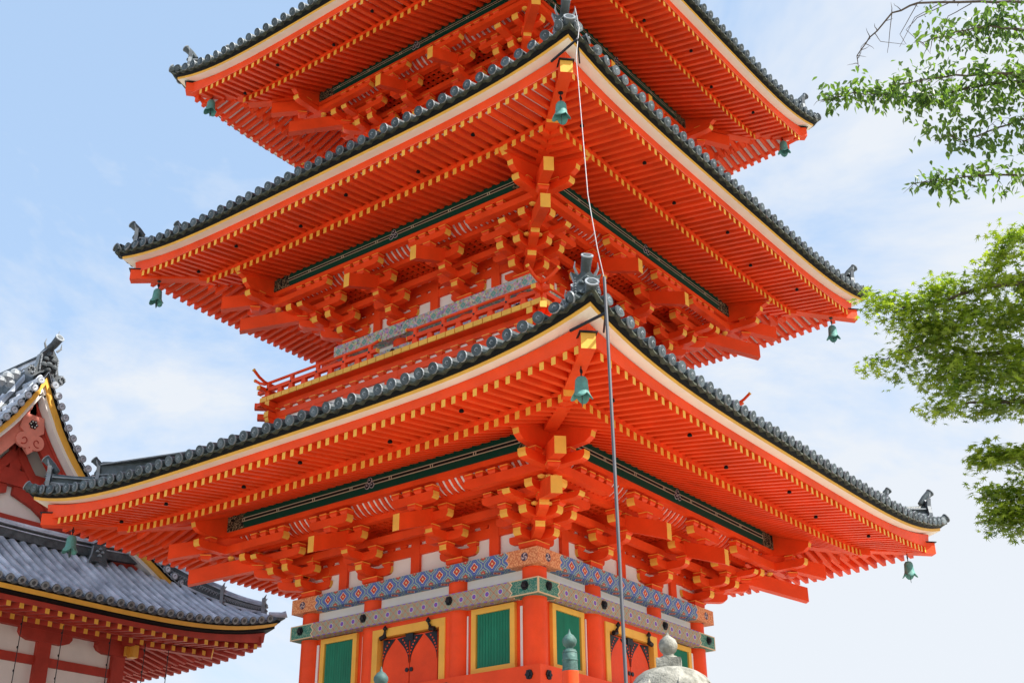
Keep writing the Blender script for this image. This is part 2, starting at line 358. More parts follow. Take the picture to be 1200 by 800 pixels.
def block(b, u, o, z, w=.23, h=.13, d=None, rz=0):
    d = d or w; wt = w/2; dt = d/2; k = .68; hm = h*.45
    M = Matrix.Translation((u, -o, z)) @ Matrix.Rotation(rz, 4, 'Z')
    vs = [M @ Vector(p) for p in [(-wt*k,-dt*k,0),(wt*k,-dt*k,0),(wt*k,dt*k,0),(-wt*k,dt*k,0),(-wt,-dt,hm),(wt,-dt,hm),(wt,dt,hm),(-wt,dt,hm),(-wt,-dt,h),(wt,-dt,h),(wt,dt,h),(-wt,dt,h)]]
    fs = [(0,3,2,1),(8,9,10,11)]; ms = [0, 0]
    for i in range(4):
        j = (i+1) % 4; fs += [(i, j, 4+j, 4+i), (4+i, 4+j, 8+j, 8+i)]; ms += [0, 0]
    b.add(vs, fs, ms)
    # thin ochre line along the block's upper rim
    for i in range(4):
        j = (i+1) % 4
        p, q = vs[4+i], vs[4+j]; n = (q-p).cross(Vector((0,0,1))).normalized()*.0025; up = Vector((0,0,1))
        lo = h-hm-.0; p1 = p+n+up*(lo-.028); q1 = q+n+up*(lo-.028); b.add([p1, q1, q1+up*.014, p1+up*.014], [(0,1,2,3)], 1)

def bracket(parent, lv, M, corner=False, uid=0, left=False):
    """bracket set; origin at the column centre on top of the upper beam; local -y points outwards"""
    e = .0
    pz = lv['pb']-.90; sc = (pz-.86)/.62
    key = ('bk', lv['z0'], corner)
    if key in CACHE:
        root = copy_tree(CACHE[key], PAG); root.matrix_basis = M; return root
    b = MB(); block(b, 0, 0, 0, .44, .19); root = b.build('bracket_set', [ORA, YEL], parent, M=M)
    if not corner:
        specs = [('p', 0, -.50, .50, .20), ('o', .58, .202), ('p', .46, -.50, .50, .46), ('o', 1.02, .462), ('p', .93, -.50, .50, .762), ]
        for s in specs:
            b = MB(); par_arm(b, s[1], s[2], s[3], s[4]) if s[0] == 'p' else out_arm(b, 0, s[1], s[2]); b.build('bracket_arm', [ORA, YEL], root)
        b = MB(); par_arm(b, 1.45, -.56, .56, .98, .16*sc+.02); b.build('bracket_arm', [ORA, YEL], root)
        bl = [(-.38,0,.372),(.38,0,.372),(0,.46,.345),(-.38,.46,.632),(.38,.46,.632),(0,.93,.60),(-.38,.93,.93),(.38,.93,.93),(0,.93,.93)]
        bl += [(0,1.45,.86)] + [(x,1.45,1.00+.16*sc) for x in (-.45,-.15,.15,.45)]
        for (u, o, z) in bl:
            b = MB(); hh = .10 if z < .7 else .125
            if o == 1.45: hh = .13*sc+.0
            block(b, u, o, z, .245 if o < 1.4 else .21, hh); b.build('bearing_block', [ORA, YEL], root)
        # tail rafter dropping outwards
        b = MB(); sl = .36; z1 = .50; o1 = 1.98
        pts = [(o1, z1-.17), (o1, z1+.17), (.05, z1+.17+sl*(o1-.05)), (.05, z1-.17+sl*(o1-.05))]
        b.prism([(-.085, -p, q) for p, q in pts], (.17, 0, 0), 0, sides=[1, 0, 0, 0]); b.build('tail_rafter', [ORA, YEL], root)
    else:
        # local frame: both walls run towards +x and +y, outside is -x and -y
        def both(fn):
            for s in (0, 1):
                b = MB(); 
                if s: b.T = Matrix(((0,1,0,0),(1,0,0,0),(0,0,1,.003),(0,0,0,1)))
                fn(b); b.f = [f[::-1] for f in b.f] if s else b.f; b.build('bracket_arm', [ORA, YEL], root)
        both(lambda b: par_arm(b, 0, -.56, .55, .20)); both(lambda b: par_arm(b, .46, -.98, .52, .46)); both(lambda b: par_arm(b, 0, -.98, .50, .462))
        both(lambda b: par_arm(b, .93, -1.42, .50, .762)); both(lambda b: par_arm(b, 1.45, -2.30, .52, .98, .16*sc+.02)); both(lambda b: par_arm(b, .46, -1.5, .4, .70, .12))
        # stepped nosing carrying the purlin past the corner
        def nose(b):
            z = pz-.16; h = lv['ph']+.12
            pts = [(.2, z+.17), (.2, z+h), (-2.72, z+h), (-2.72, z+h-.12), (-2.62, z+h-.22), (-2.45, z+.18), (-2.42, z+.08), (-2.30, z+.0), (-2.0, z-.03)]
            b.prism([(p, -1.43+.07, q) for p, q in pts], (0, -.14, 0), 0, sides=[0,0,1,1,0,1,0,0,0])
        both(nose)
        D = Matrix.Rotation(math.radians(-45), 4, 'Z')
        def diag(nm, fn):
            b = MB(); b.T = D; fn(b); b.build(nm, [ORA, YEL], root)
        q2 = math.sqrt(2)
        diag('bracket_arm', lambda b: out_arm(b, 0, .60*q2, .205, .18, .19)); diag('bracket_arm', lambda b: out_arm(b, 0, .98*q2, .465, .19, .19))
        def tail(a, zt, zb, sl, w, inn):
            o1 = a*q2; o0 = inn*q2
            def f(b): b.prism([(-w/2, -o1, zb), (-w/2, -o1, zt), (-w/2, -o0, zt+sl*(a-inn)), (-w/2, -o0, zb+sl*(a-inn))], (w, 0, 0), 0, sides=[1,0,0,0])
            return f
        diag('tail_rafter', tail(1.98, .60, .27, .36, .21, .1)); diag('tail_rafter', tail(2.33, 1.16, .83, .30, .21, .8))
        b = MB()
        for (x, y, z, w) in [(.4,0,.372,.21),(0,-.4,.372,.21),(-.46,-.46,.385,.26),(-.46,0,.372,.21),(0,-.46,.372,.21),(-.93,-.93,.66,.26),(-.93,-.46,.632,.21),(-.46,-.93,.632,.21),(-.93,.0,.64,.2),(0,-.93,.64,.2),
                             (.36,-.46,.632,.21),(.36,-.93,.93,.21),(-.9,-.93,.93,.21),(.0,-.93,.93,.21),(-.93,.36,.93,.21),(-.93,0,.93,.21),
                             (-.46,.36,.632,.21),(-1.45,-1.45,.98,.24),(-1.75,-1.75,.86,.24)]:
            bb = MB(); block(bb, x, -y, z, w, .11, rz=math.pi/4 if x == y and x != 0 else 0); bb.build('bearing_block', [ORA, YEL], root)
        for t in (-.45,-.15,.15,.42,-1.9):
            for s in (0, 1):
                bb = MB(); block(bb, (t if not s else -1.45), (1.45 if not s else -t), 1.0+.16*sc, .19, .13*sc); bb.build('bearing_block', [ORA, YEL], root)
        # petal shaped ochre cushions under the diagonal beams
        for dd, zz in ((.75, .62), (1.35, .20+.66)):
            bb = MB()
            for xx in (-.13, 0, .13):
                for yy in (0,): bb.lathe([(.02,0),(.065,.015),(.075,.05),(.03,.08)], D @ Vector((xx, -dd*q2, zz)), 8)
            bb.build('cushion_petal', [YEL], root)
    CACHE[key] = root
    return root
CACHE = {}
def copy_tree(o, parent):
    c = o.copy(); COL.objects.link(c); c.parent = parent
    c.matrix_parent_inverse = o.matrix_parent_inverse.copy()
    for ch in KIDS[o.name]: copy_tree(ch, c)
    return c
def inner_z(lv, a): # underside height of the base rafters (centre line) at distance a
    x0, z0 = lv['ae']-lv['tb'], lv['zy']+lv['zb']; x1 = lv['c']+1.45; z1 = lv['pb']+lv['ph']+.065
    return z0+(x0-a)*(z1-z0)/(x0-x1)

for li, lv in enumerate(LV):
    z0, c, ci, ae, zy, rs, tb = (lv[k] for k in ('z0', 'c', 'ci', 'ae', 'zy', 'rise', 'tb'))
    Z = lambda z: z0+z
    bh = c+.35
    MU = make_upper(bh, 'blue_flower_brocade_%d' % (li+1)); ML = make_lower(bh, 'diaper_brocade_%d' % (li+1)); MP = make_purlin(c+1.5, 'green_banded_purlin_paint_%d' % (li+1))
    if li: MU = make_mosaic(bh, 'grey_mosaic_brocade_%d' % li, (.30, .27, .23), (.04, .42, .36)); ML = make_mosaic(bh, 'slate_mosaic_brocade_%d' % li, (.20, .24, .31), (.45, .30, .30))
    for k in range(4):
        F = face(k)
        # painted beams
        def ub(z_lo, z_hi, nm, m, o_out=None):
            b = MB(); oo = o_out or bh; h = z_hi-z_lo
            def uvf(j, u, o, z, second=False):
                if j == 0: return (u, z-z0-z_lo)
                if j == 3: return (u, (oo-o))
                return (u, .16)
            # section order: front bottom -> front top -> back top -> back bottom
            sweep(b, k, lambda t: [(oo, Z(z_lo)), (oo, Z(z_hi)), (oo-.62, Z(z_hi)), (oo-.62, Z(z_lo))], lin(-1, 1, 2), 0, uvf)
            return b.build(nm, m, PAG)
        ub(.58, .90, 'upper_painted_beam', MU); ub(0, .31, 'lower_painted_beam', ML, bh-.004)
        # purlin
        b = MB(); po = c+1.55; pb, ph = lv['pb'], lv['ph']
        def uvp(j, u, o, z, second=False): return (u, (z-z0-pb)/ph*.38) if j == 0 else (u, .33)
        vs = [F(s*(c+1.42), oo, Z(zz)) for s in (-1, 1) for oo, zz in ((po, pb), (po, pb+ph), (po-.2, pb+ph), (po-.2, pb))]
        b.add(vs, [(0,4,5,1),(1,5,6,2),(3,7,4,0)], 0, [[(-c-1.42,0),(c+1.42,0),(c+1.42,.38),(-c-1.42,.38)], [(-9,.33)]*4, [(-c-1.42,.33),(c+1.42,.33),(c+1.42,.33),(-c-1.42,.33)]])
        pur = b.build('eave_purlin', MP, PAG)
        if k < 2:
            b = MB(); 
            for (du, dz) in ((0, .06), (-.065, -.05), (.065, -.05)):
                p = F(du, po-.002, Z(pb+ph/2+dz)); nn = F(0, 1, 0)
                b.disc(p, nn, .066, .014, 14, 1); b.disc(p, nn, .052, .02, 14, 0); b.tube([p+nn*.022+F(.02,0,.0), p+nn*.022+F(-.01,0,.025), p+nn*.022+F(-.02,0,-.015)], [.016,.011,.004], 6, 1)
            b.build('crest', [BLK, mat('crest_edge', (.36, .33, .36), .5)], pur)
        # continuous beams of the bracket zone, wall plaster
        def wallpl(b):
            n = (pb+.35)
            b.add([F(-c, c+.02, Z(.9)), F(c, c+.02, Z(.9)), F(c, c+.02, Z(n)), F(-c, c+.02, Z(n))], [(0,1,2,3)])
        part('plaster_panel', WHT, PAG, wallpl)
        for zz in (1.38, 1.66, 1.94):
            b = MB(); b.T = rot(k); b.box(-c-.3, c+.3, -c-.085, -c+.05, Z(zz)+(.002 if k % 2 else 0), Z(zz+.205)); b.build('tie_beam', ORA, PAG)
        b = MB(); b.T = rot(k)
        b.box(-c-.9, c+.9, -c-.93-.07, -c-.93+.07, Z(1.965)+(.002 if k % 2 else 0), Z(2.10)); b.build('tie_beam', ORA, PAG)
        b = MB(); b.T = rot(k); b.box(-c-.44, c+.44, -c-.46-.06, -c-.46+.06, Z(1.64)+(.002 if k % 2 else 0), Z(1.80)); b.build('tie_beam', ORA, PAG)
        b = MB(); b.T = rot(k)
        b.box(-c-1.45, c+1.45, -c-1.52, -c-1.37, Z(pb-.115)+(.002 if k % 2 else 0), Z(pb)-.001); b.build('tie_beam', ORA, PAG)
        # short posts and blocks on the wall between bracket sets
        b = MB(); b.T = rot(k)
        mids = [0, (c+ci)/2, -(c+ci)/2]
        for u in mids:
            b = MB(); b.T = rot(k); b.box(u-.12, u+.12, -c-.095, -c+.01, Z(.902), Z(1.98)); b.build('wall_strut', ORA, PAG)
        n = int(2*c/.36)
        for i in range(n+1):
            u = -c+.12+(2*c-.24)*i/n
            for zz in (1.575, 1.855):
                bb = MB() if (k < 2 and li < 2) else rest_wall; bb.T = rot(k); vs = [(-.13,0),(.13,0),(.06,-.03),(.0,-.11),(-.0,-.11),(-.06,-.03)]
                bb.prism([(u-.10, -c-.07, Z(zz+.085)), (u-.10, -c-.07, Z(zz+.05)), (u-.05, -c-.07, Z(zz)), (u+.05, -c-.07, Z(zz)), (u+.10, -c-.07, Z(zz+.05)), (u+.10, -c-.07, Z(zz+.085))], rot(0) @ Vector((0, .08, 0)))
                if bb is not rest_wall: wall_ind.append(bb)
        # lattice ceiling between wall and second step
        if k < 2 or li > 0:
            b = MB(); b.T = rot(k); L = c+.86
            n = int(2*L/.17)
            for i in range(n+1):
                u = -L+2*L*i/n; b.box(u-.035, u+.035, -c-.87, -c-.08, Z(2.03), Z(2.08))
            for o in (.22, .39, .56, .73): b.box(-L, L, -c-o-.035, -c-o+.035, Z(2.032), Z(2.085))
            b.box(-L, L, -c-.87, -c-.08, Z(2.10), Z(2.12), 1); b.build('lattice_ceiling', [ORA, BLK], PAG)  # black backing sheet paints in the shade of the recess behind the lattice
        # curved white cove with red ribs
        b = MB(); L = c+1.2; prof = [(.99, 2.09), (1.10, 2.11), (1.22, 2.18), (1.32, 2.27), (1.38, pb-.02)]
        prof = [(o, Z(z)) for o, z in prof]
        for i in range(4):
            (o0, za), (o1, zb_) = prof[i], prof[i+1]; b.add([F(-L, c+o0, za+.02), F(L, c+o0, za+.02), F(L, c+o1, zb_+.02), F(-L, c+o1, zb_+.02)], [(0,1,2,3)], 1)
            n = int(2*L/.155)
            for j in range(n+1):
                u = -L+2*L*j/n; b.beam(F(u, c+o0, za), F(u, c+o1, zb_), .075, .05, 0)
        b.build('ribbed_cove', [ORA, WHT], PAG)
        # brackets
        for u in (-ci, ci):
            if k < 2 or li == 0 or True: bracket(PAG, lv, rot(k) @ Matrix.Translation((u, -c, Z(.90))))
        bracket(PAG, lv, rot(k) @ Matrix.Translation((-c, -c, Z(.90))), corner=True)
        # rafters
        nr = int((ae-.42)/lv['sp']); 
        for i in range(-nr, nr+1):
            u = (i+.5)*lv['sp']+random.uniform(-.006, .006); dj = random.uniform(-.008, .006)
            if abs(u) > ae-.42: continue
            ot = ae-.28; zt = Z(zy-.265+.50*rs*rise(u/ae)); oi = ae-tb-.35
            zin = Z(zy+lv['zb']+.235+.30*rs*rise(u/ae)) + .35*.15
            st = max(oi, abs(u)+.06)
            if st < ot-.05:
                f = (ot-st)/(ot-oi); b = MB(); b.T = None
                b.beam(F(u, ot+dj, zt), F(u+random.uniform(-.004, .004), st, zt+(zin-zt)*f), .088+random.uniform(-.003, .003), .14, 0, c0=1, vert=True)
                near = (li == 0 and ((k == 0 and u < 3.9) or (k == 1 and u > -3.9)))
                dN = abs(u+ae) if k == 0 else abs(u-ae)
                if li == 0 and k < 2: fly_ind.append((dN, b))
                else: rest_fly.add(b.v, b.f, b.m)
            ob = ae-tb; zbt = Z(zy+lv['zb']+.28*rs*rise(u/ob) if abs(u) < ob else 99)
            if abs(u) < ob-.12:
                st = max(c-.1, abs(u)+.06)
                def zc(o): return Z(inner_z(lv, o)) + .28*rs*rise(u/ob)*max(0, (o-c-1.4)/(ob-c-1.4))
                if st < ob-.05:
                    b = MB(); b.beam(F(u, ob, zc(ob)), F(u, st, zc(st)), .098, .15, 0, c0=1, vert=True)
                    if li == 0 and k < 2: base_ind.append((dN, b))
                    else: rest_base.add(b.v, b.f, b.m)
        # boards over the rafters
        SB = WHT if li else ORA
        def zfly(o, t, up=.075):
            u = t*o; ot = ae-.28; oi = ae-tb-.35
            zt = zy-.265+.50*rs*rise(u/ae); zi = zy+lv['zb']+.235+.30*rs*rise(u/ae)+.35*.15
            return Z(zt+(zi-zt)*(ot-o)/(ot-oi)+up)
        def zbase(o, t, up=.078):
            u = t*o; ob = ae-tb
            return Z(inner_z(lv, o)+.28*rs*rise(min(1.2, abs(u)/ob))*max(0, (o-c-1.4)/(ob-c-1.4))+up)
        b = MB(); sweep(b, k, lambda t: [(ae-.26, zfly(ae-.26, t)), (ae-.8, zfly(ae-.8, t)), (ae-tb+.02, zfly(ae-tb+.02, t))], TS, 0, close=False)
        sweep(b, k, lambda t: [(ae-tb-.03, zbase(ae-tb-.03, t)), (c+1.4, zbase(c+1.4, t)), (c-.05, zbase(c-.05, t))], TS, 0, close=False)
        b.build('soffit_boarding', SB, PAG)
        b = MB(); sweep(b, k, lambda t: [(ae-tb+.0, zbase(ae-tb, t, .074)), (ae-tb+.0, zfly(ae-tb, t, -.07)+.04), (ae-tb-.12, zfly(ae-tb-.12, t, -.07)+.04), (ae-tb-.12, zbase(ae-tb-.12, t, .076))], TS, 0)
        b.build('rafter_batten', ORA, PAG)
        # eave beam, white soffit, ochre fascia, dark board
        b = MB(); sweep(b, k, lambda t: [(ae-.265, zfly(ae-.28, t, .07)), (ae-.235, Z(zy-.04+.74*rs*rise(t))), (ae-.40, Z(zy-.02+.74*rs*rise(t))), (ae-.40, zfly(ae-.4, t, .076))], TS, 0)
        b.build('eave_beam', ORA, PAG)
        b = MB(); sweep(b, k, lambda t: [(ae-.36, Z(zy-.030+.75*rs*rise(t))), (ae-.012, Z(zy-.062+.978*rs*rise(t))), (ae-.012, Z(zy-.004+1.0*rs*rise(t))), (ae-.36, Z(zy+.0+.8*rs*rise(t)))], TS, 0)
        b.build('eave_soffit', SOF, PAG)
        b = MB(); sweep(b, k, lambda t: [(ae-.006, Z(zy-.062+.98*rs*rise(t))), (ae, Z(zy+.0+rs*rise(t))), (ae-.010, Z(zy+.0+rs*rise(t))), (ae-.010, Z(zy-.062+.98*rs*rise(t)))], TS, 0)
        b.build('fascia_board', YEL, PAG)
        b = MB(); sweep(b, k, lambda t: [(ae+.02, Z(zy+.002+rs*rise(t))), (ae+.075, Z(zy+.062+rs*rise(t))), (ae-.2, Z(zy+.09+rs*rise(t))), (ae-.2, Z(zy+.002+rs*rise(t)))], TS, 0)
        b.build('tile_batten', BLK, PAG)
        # tiled roof slope
        a1, zt1 = lv['top']; ze = zy+.13; A0 = ae+.16
        def zroof(o, u):
            s = (A0-o)/(A0-a1); base = ze+(zt1-ze)*(.52*s+.48*s*s)
            return Z(base+rs*rise(u/ae)*max(0, 1-s)**2)
        b = MB(); sl = lin(0, 1, 8)
        sp = .318; nt_ = int(ae/sp)
        for i in range(-nt_-1, nt_+2):
            u = i*sp
            if abs(u) > ae-.08: continue
            a_in = max(a1, abs(u)+.04); oo = lin(A0+.02, a_in, 7)
            jz = random.uniform(-.008, .008); pts = [F(u, o, zroof(o, u)+.035+jz) for o in oo]
            if a_in < A0-.2:
                b.tube(pts, .098, 10, 0, False)
                p0 = pts[0]; nn = (pts[0]-pts[1]+F(random.uniform(-.03,.03), 0, random.uniform(-.03,.03))-F(0,0,0)).normalized()
                b.tube([p0-nn*.02, p0+nn*.012], .104, 14, 1, True, 0); b.disc(p0+nn*.012, nn, .072, .004, 12, 0)
                b.tube([p0+nn*.013+F(.03,0,.01), p0+nn*.013+F(0,0,.035), p0+nn*.013+F(-.035,0,-.01), p0+nn*.013+F(0,0,-.035)], [.014,.014,.012,.004], 5, 1)
        nu = nt_*6
        us = lin(-1, 1, nu*2)
        def pan(o, u): return zroof(o, u)-.035-.024*math.cos(2*math.pi*(u/sp+.5))
        rows = []
        for t in us:
            rows.append([F(t*o, o, pan(o, t*o)) for o in lin(A0-.02, a1, 6)])
        n = 7; vs = [p for r in rows for p in r]; b.add(vs, [(i*n+j, (i+1)*n+j, (i+1)*n+j+1, i*n+j+1) for i in range(len(us)-1) for j in range(6)], 2)
        vs = []
        for t in us:
            o = A0-.018; u = t*o; zz = pan(o, u); vs += [F(u, o, zz), F(u, o+.003, zz-.036), F(u, o-.04, zz-.045), F(u, o-.25, zz-.03)]
        b.add(vs, [(i*4+j, i*4+j+1, (i+1)*4+j+1, (i+1)*4+j) for i in range(len(us)-1) for j in range(3)], 2)
        # closing board so no light leaks between roof and soffit
        sweep(b, k, lambda t: [(ae-.2, Z(zy+.095+rs*rise(t))), (ae-tb, Z(zy+.12+.5*rs*rise(t))), (a1, Z(zy+.75))], lin(-1, 1, 20), 3, close=False)
        roof = b.build('tiled_roof', [TIL, TIM, MOS, BLK], PAG)
        # hip ridge on the corner at u=-a of this face
        dg = lambda a, z: rot(k) @ Vector((-a, -a, z))
        def zhip(a): return zroof(a, a)
        b = MB(); out = rot(k) @ Vector((-1, -1, 0)).normalized(); sd = Vector((0,0,1)).cross(out)
        def ridge(a_out, a_in, h0, h1, w):
            aa = lin(a_out, a_in, 8); prev = None
            for i in range(8):
                f0, f1 = i/8, (i+1)/8
                ha, hb = h0+(h1-h0)*f0, h0+(h1-h0)*f1
                za, zb_ = zhip(aa[i]), zhip(aa[i+1])
                p = [dg(aa[i], za-.1), dg(aa[i], za+ha), dg(aa[i+1], zb_-.1), dg(aa[i+1], zb_+hb)]
                vs = [p[0]-sd*w/2, p[0]+sd*w/2, p[1]+sd*w*.42, p[1]-sd*w*.42, p[2]-sd*w/2, p[2]+sd*w/2, p[3]+sd*w*.42, p[3]-sd*w*.42]
                b.add(vs, [(0,1,2,3),(4,7,6,5),(0,4,5,1),(1,5,6,2),(2,6,7,3),(3,7,4,0)], 0)
                for q in (.33, .66):     # lipped courses
                    z1a, z1b = za+ha*q, zb_+hb*q; b.beam(dg(aa[i], z1a), dg(aa[i+1], z1b), w+.05, .022, 1)
                m_ = 3
                for j in range(m_):      # interlocking arc tiles on the ridge flanks
                    f = (j+.5)/m_; a = aa[i]+(aa[i+1]-aa[i])*f; zc_ = zhip(a)+(ha+(hb-ha)*f)*.5
                    for s in (-1, 1):
                        cpt = dg(a, zc_)+sd*s*(w*.5+.004); b.tube([cpt+out*(.07*math.cos(x))+Vector((0,0,.085*math.sin(x)-.02)) for x in lin(0, math.pi, 5)], .02, 4, 1, False)
            b.tube([dg(a, zhip(a)+h0+(h1-h0)*i/8+.05) for i, a in enumerate(aa)], .085, 8, 0, True)
            b.beam(dg(aa[0], zhip(aa[0])+h0-.0), dg(aa[-1], zhip(aa[-1])+h1), w+.09, .03, 1)
        a_mid = ae-.98
        ridge(ae-.26, a_mid+.05, .36, .34, .26); ridge(a_mid, a1, .70, .34, .30)
        hr = b.build('hip_ridge', [TIL, TIM], roof)
        b = MB()
        def oni(a, zz, s=1.0):
            P = dg(a, zz)
            def q(x, y, zq): return P+sd*x*s+out*y*s+Vector((0,0,zq*s))
            shp = [(-.30,-.16),(-.20,-.02),(-.24,.14),(-.20,.32),(-.26,.50),(-.14,.44),(-.08,.52),(.08,.52),(.14,.44),(.26,.50),(.20,.32),(.24,.14),(.20,-.02),(.30,-.16),(.12,-.12),(0,-.02),(-.12,-.12)]
            b.prism([q(x, .0, y) for x, y in shp], out*.09*s, 0, side=1)
            for x, y, r in ((-.09,.30,.045),(.09,.30,.045),(0,.20,.05),(0,.38,.06),(-.13,.12,.035),(.13,.12,.035),(-.05,.10,.03),(.05,.10,.03)): b.lathe([(r,-r*.5),(r*1.1,0),(r*.7,r*.6),(.005,r)], q(x, .11, y), 8)
            for i in range(9):
                for x in (-1, 1): b.lathe([(.012,-.01),(.018,0),(.012,.012)], q(x*.19, .095, -.02+i*.05), 6, 1)
            # projecting cylinder above
            p0 = q(0, -.08, .42); p1 = q(0, .05, .58); p2 = q(0, .22, .74); nn = (p2-p1).normalized()
            b.tube([p0, p1, p2], [.075*s, .085*s, .095*s], 12, 0, True); b.tube([p2, p2+nn*.02], .105*s, 14, 1, True, 1); b.disc(p2+nn*.02, nn, .07*s, .006, 12, 0)
            for x in (-1, 1): b.tube([q(x*.14, .05, .46), q(x*.20, .1, .58), q(x*.19, .13, .68)], [.03*s, .02*s, .004], 6, 1)
        oni(ae-.24, zhip(ae-.2)+.10, .98); b.build('ridge_end_ornament', [TIL, TIM], roof)
        b = MB(); oni(a_mid, zhip(a_mid)+.24, .85); b.build('ridge_end_ornament', [TIL, TIM], roof)
        b = MB(); p0 = dg(ae-.3, zhip(ae-.3)+.02); p1 = dg(ae+.02, zhip(ae)+.03); p2 = dg(ae+.13, zhip(ae+.1)+.09); nn = (p2-p1).normalized()
        b.tube([p0, p1, p2], .10, 12, 0, True); b.tube([p2, p2+nn*.02], .118, 14, 1, True, 1); b.disc(p2+nn*.02, nn, .08, .006, 12, 0)
        for x in (-1, 1): b.beam(dg(ae+.05, zhip(ae)-.02), dg(ae+.05, zhip(ae)-.02)+(-out*.45+sd*x*.30)+Vector((0,0,-.06)), .09, .06, 0)
        b.build('corner_tile', [TIL, TIM], roof)
        # hip beams under the corner
        zt_ = zy+rs
        b = MB(); w = .24
        def hb(a0, zt0, zb0, a1_, zt1_, zb1):
            vs = [dg(a0, Z(zb0))-sd*w/2, dg(a0, Z(zb0))+sd*w/2, dg(a0, Z(zt0))+sd*w/2, dg(a0, Z(zt0))-sd*w/2, dg(a1_, Z(zb1))-sd*w/2, dg(a1_, Z(zb1))+sd*w/2, dg(a1_, Z(zt1_))+sd*w/2, dg(a1_, Z(zt1_))-sd*w/2]
            b.add(vs, [(0,1,2,3),(4,7,6,5),(0,4,5,1),(1,5,6,2),(2,6,7,3),(3,7,4,0)], [1,0,0,0,0,0])
        hz = zt_-lv['hip']; rs_ = rs
        bn = ae-1.37; zbn = zy-.25+(.0 if li == 0 else .02)
        hb(ae-.19, hz+.27, hz, bn-.4, zbn+.36, zbn+.12)
        b.build('hip_rafter', [ORA, YEL], PAG)
        b = MB(); w = .25; hb(bn, zbn+.235, zbn, c+.2, lv['pb']+lv['ph']+.55, lv['pb']+.42)
        b.build('hip_rafter', [ORA, YEL], PAG)
        b = MB(); b.beam(dg(ae-.16, Z(hz+.285)), dg(ae-.5, Z(hz+.285)), .30, .02, 0); b.build('nose_cap', IRN, PAG)
        # columns
        ztop = .60
        zbot = -4.3 if li == 0 else -.65
        for u in (-c, -ci, ci):
            b = MB(); p = F(u, c, 0); b.tube([(p.x, p.y, Z(zbot)), (p.x, p.y, Z(ztop))], .24, 24, 0, True); b.build('column', ORA, PAG, smooth=True)
        # body walls
        b = MB(); b.T = rot(k); b.box(-c, c, -c-.06, -c+.02, Z(.30), Z(.59)); b.build('plaster_panel', WHT, PAG)
        for u in (-c-.03, -ci, ci, c+.03):
            b = MB(); nn = F(0, 1, 0); p = F(u, bh, Z(.175)); R = rot(k)
            pts = [p+R @ Vector((.082*math.cos(a_), 0, .09*math.sin(a_))) for a_ in [math.pi/6+math.pi/3*i for i in range(6)]]
            b.prism(pts, nn*.02, 0); b.lathe([(.045,-.045),(.05,0),(.045,.045)], p+nn*.035, 10)
            for i in range(6): 
                a_ = math.pi/3*i; b.disc(p+R @ Vector((.062*math.cos(a_), 0, .068*math.sin(a_))), nn, .026, .03, 8)
            b.build('rosette_stud', IRN, PAG)
        if li == 0:
            # shuttered windows in the outer bays
            for sg in (-1, 1):
                uc = sg*2.11
                b = MB(); b.T = rot(k)
                x0, x1, zb_, zt2 = uc-.54, uc+.54, -1.29, -.03; o0, o1 = -c-.13, -c+.0
                x2, x3, z2, z3 = uc-.425, uc+.425, -1.19, -.14
                b.box(x0, x1, o0, o1, z3, zt2); b.box(x0, x1, o0, o1, zb_, z2); b.box(x0, x2, o0+.002, o1, z2, z3); b.box(x3, x1, o0+.002, o1, z2, z3)
                win = b.build('window', YEL, PAG)
                b = MB(); b.T = rot(k); n = 12
                for i in range(n):
                    xx = x2+(x3-x2)*(i+.5)/n; wd = (x3-x2)/n*.86
                    b.prism([(xx-wd/2, -c-.075, z2), (xx, -c-.105, z2), (xx+wd/2, -c-.075, z2), (xx, -c-.062, z2)], (0, 0, z3-z2))
                b.box(x2, x3, -c-.072, -c-.056, z2, z3); b.build('window_lattice', GRN, win)
                for us_, ue in ((ci+.24, ci+.24+.03), (c-.30, c-.235)):
                    u0, u1 = sorted((sg*us_, sg*ue)); b = MB(); b.T = rot(k); b.box(u0, u1, -c-.075, -c-.04, -1.35, -.12); b.build('plaster_panel', WHT, PAG)
            b = MB(); b.T = rot(k); b.box(-c, c, -c-.05, -c+.03, -4.3, 0); b.build('wall_boarding', ORA, PAG)
            # door bay
            b = MB(); b.T = rot(k); b.box(-1.18, 1.18, -c-.22, -c-.05, -.0-.10, .0); b.box(-1.18, -.99, -c-.22, -c-.05, -3.2, -.10); b.box(.99, 1.18, -c-.22, -c-.05, -3.2, -.10)
            dr = b.build('doorway', ORA, PAG)
            b = MB(); b.T = rot(k); b.box(-.99, .99, -c-.25, -c-.05, -.27, -.10); b.box(-.99, -.84, -c-.248, -c-.05, -3.2, -.27); b.box(.84, .99, -c-.248, -c-.05, -3.2, -.27)
            b.build('door_frame', YEL, dr)
            b = MB(); b.T = rot(k); b.box(-.80, -.745, -c-.10, -c-.052, -3.2, -.42); b.box(.745, .80, -c-.10, -c-.052, -3.2, -.42); b.build('plaster_panel', WHT, dr)
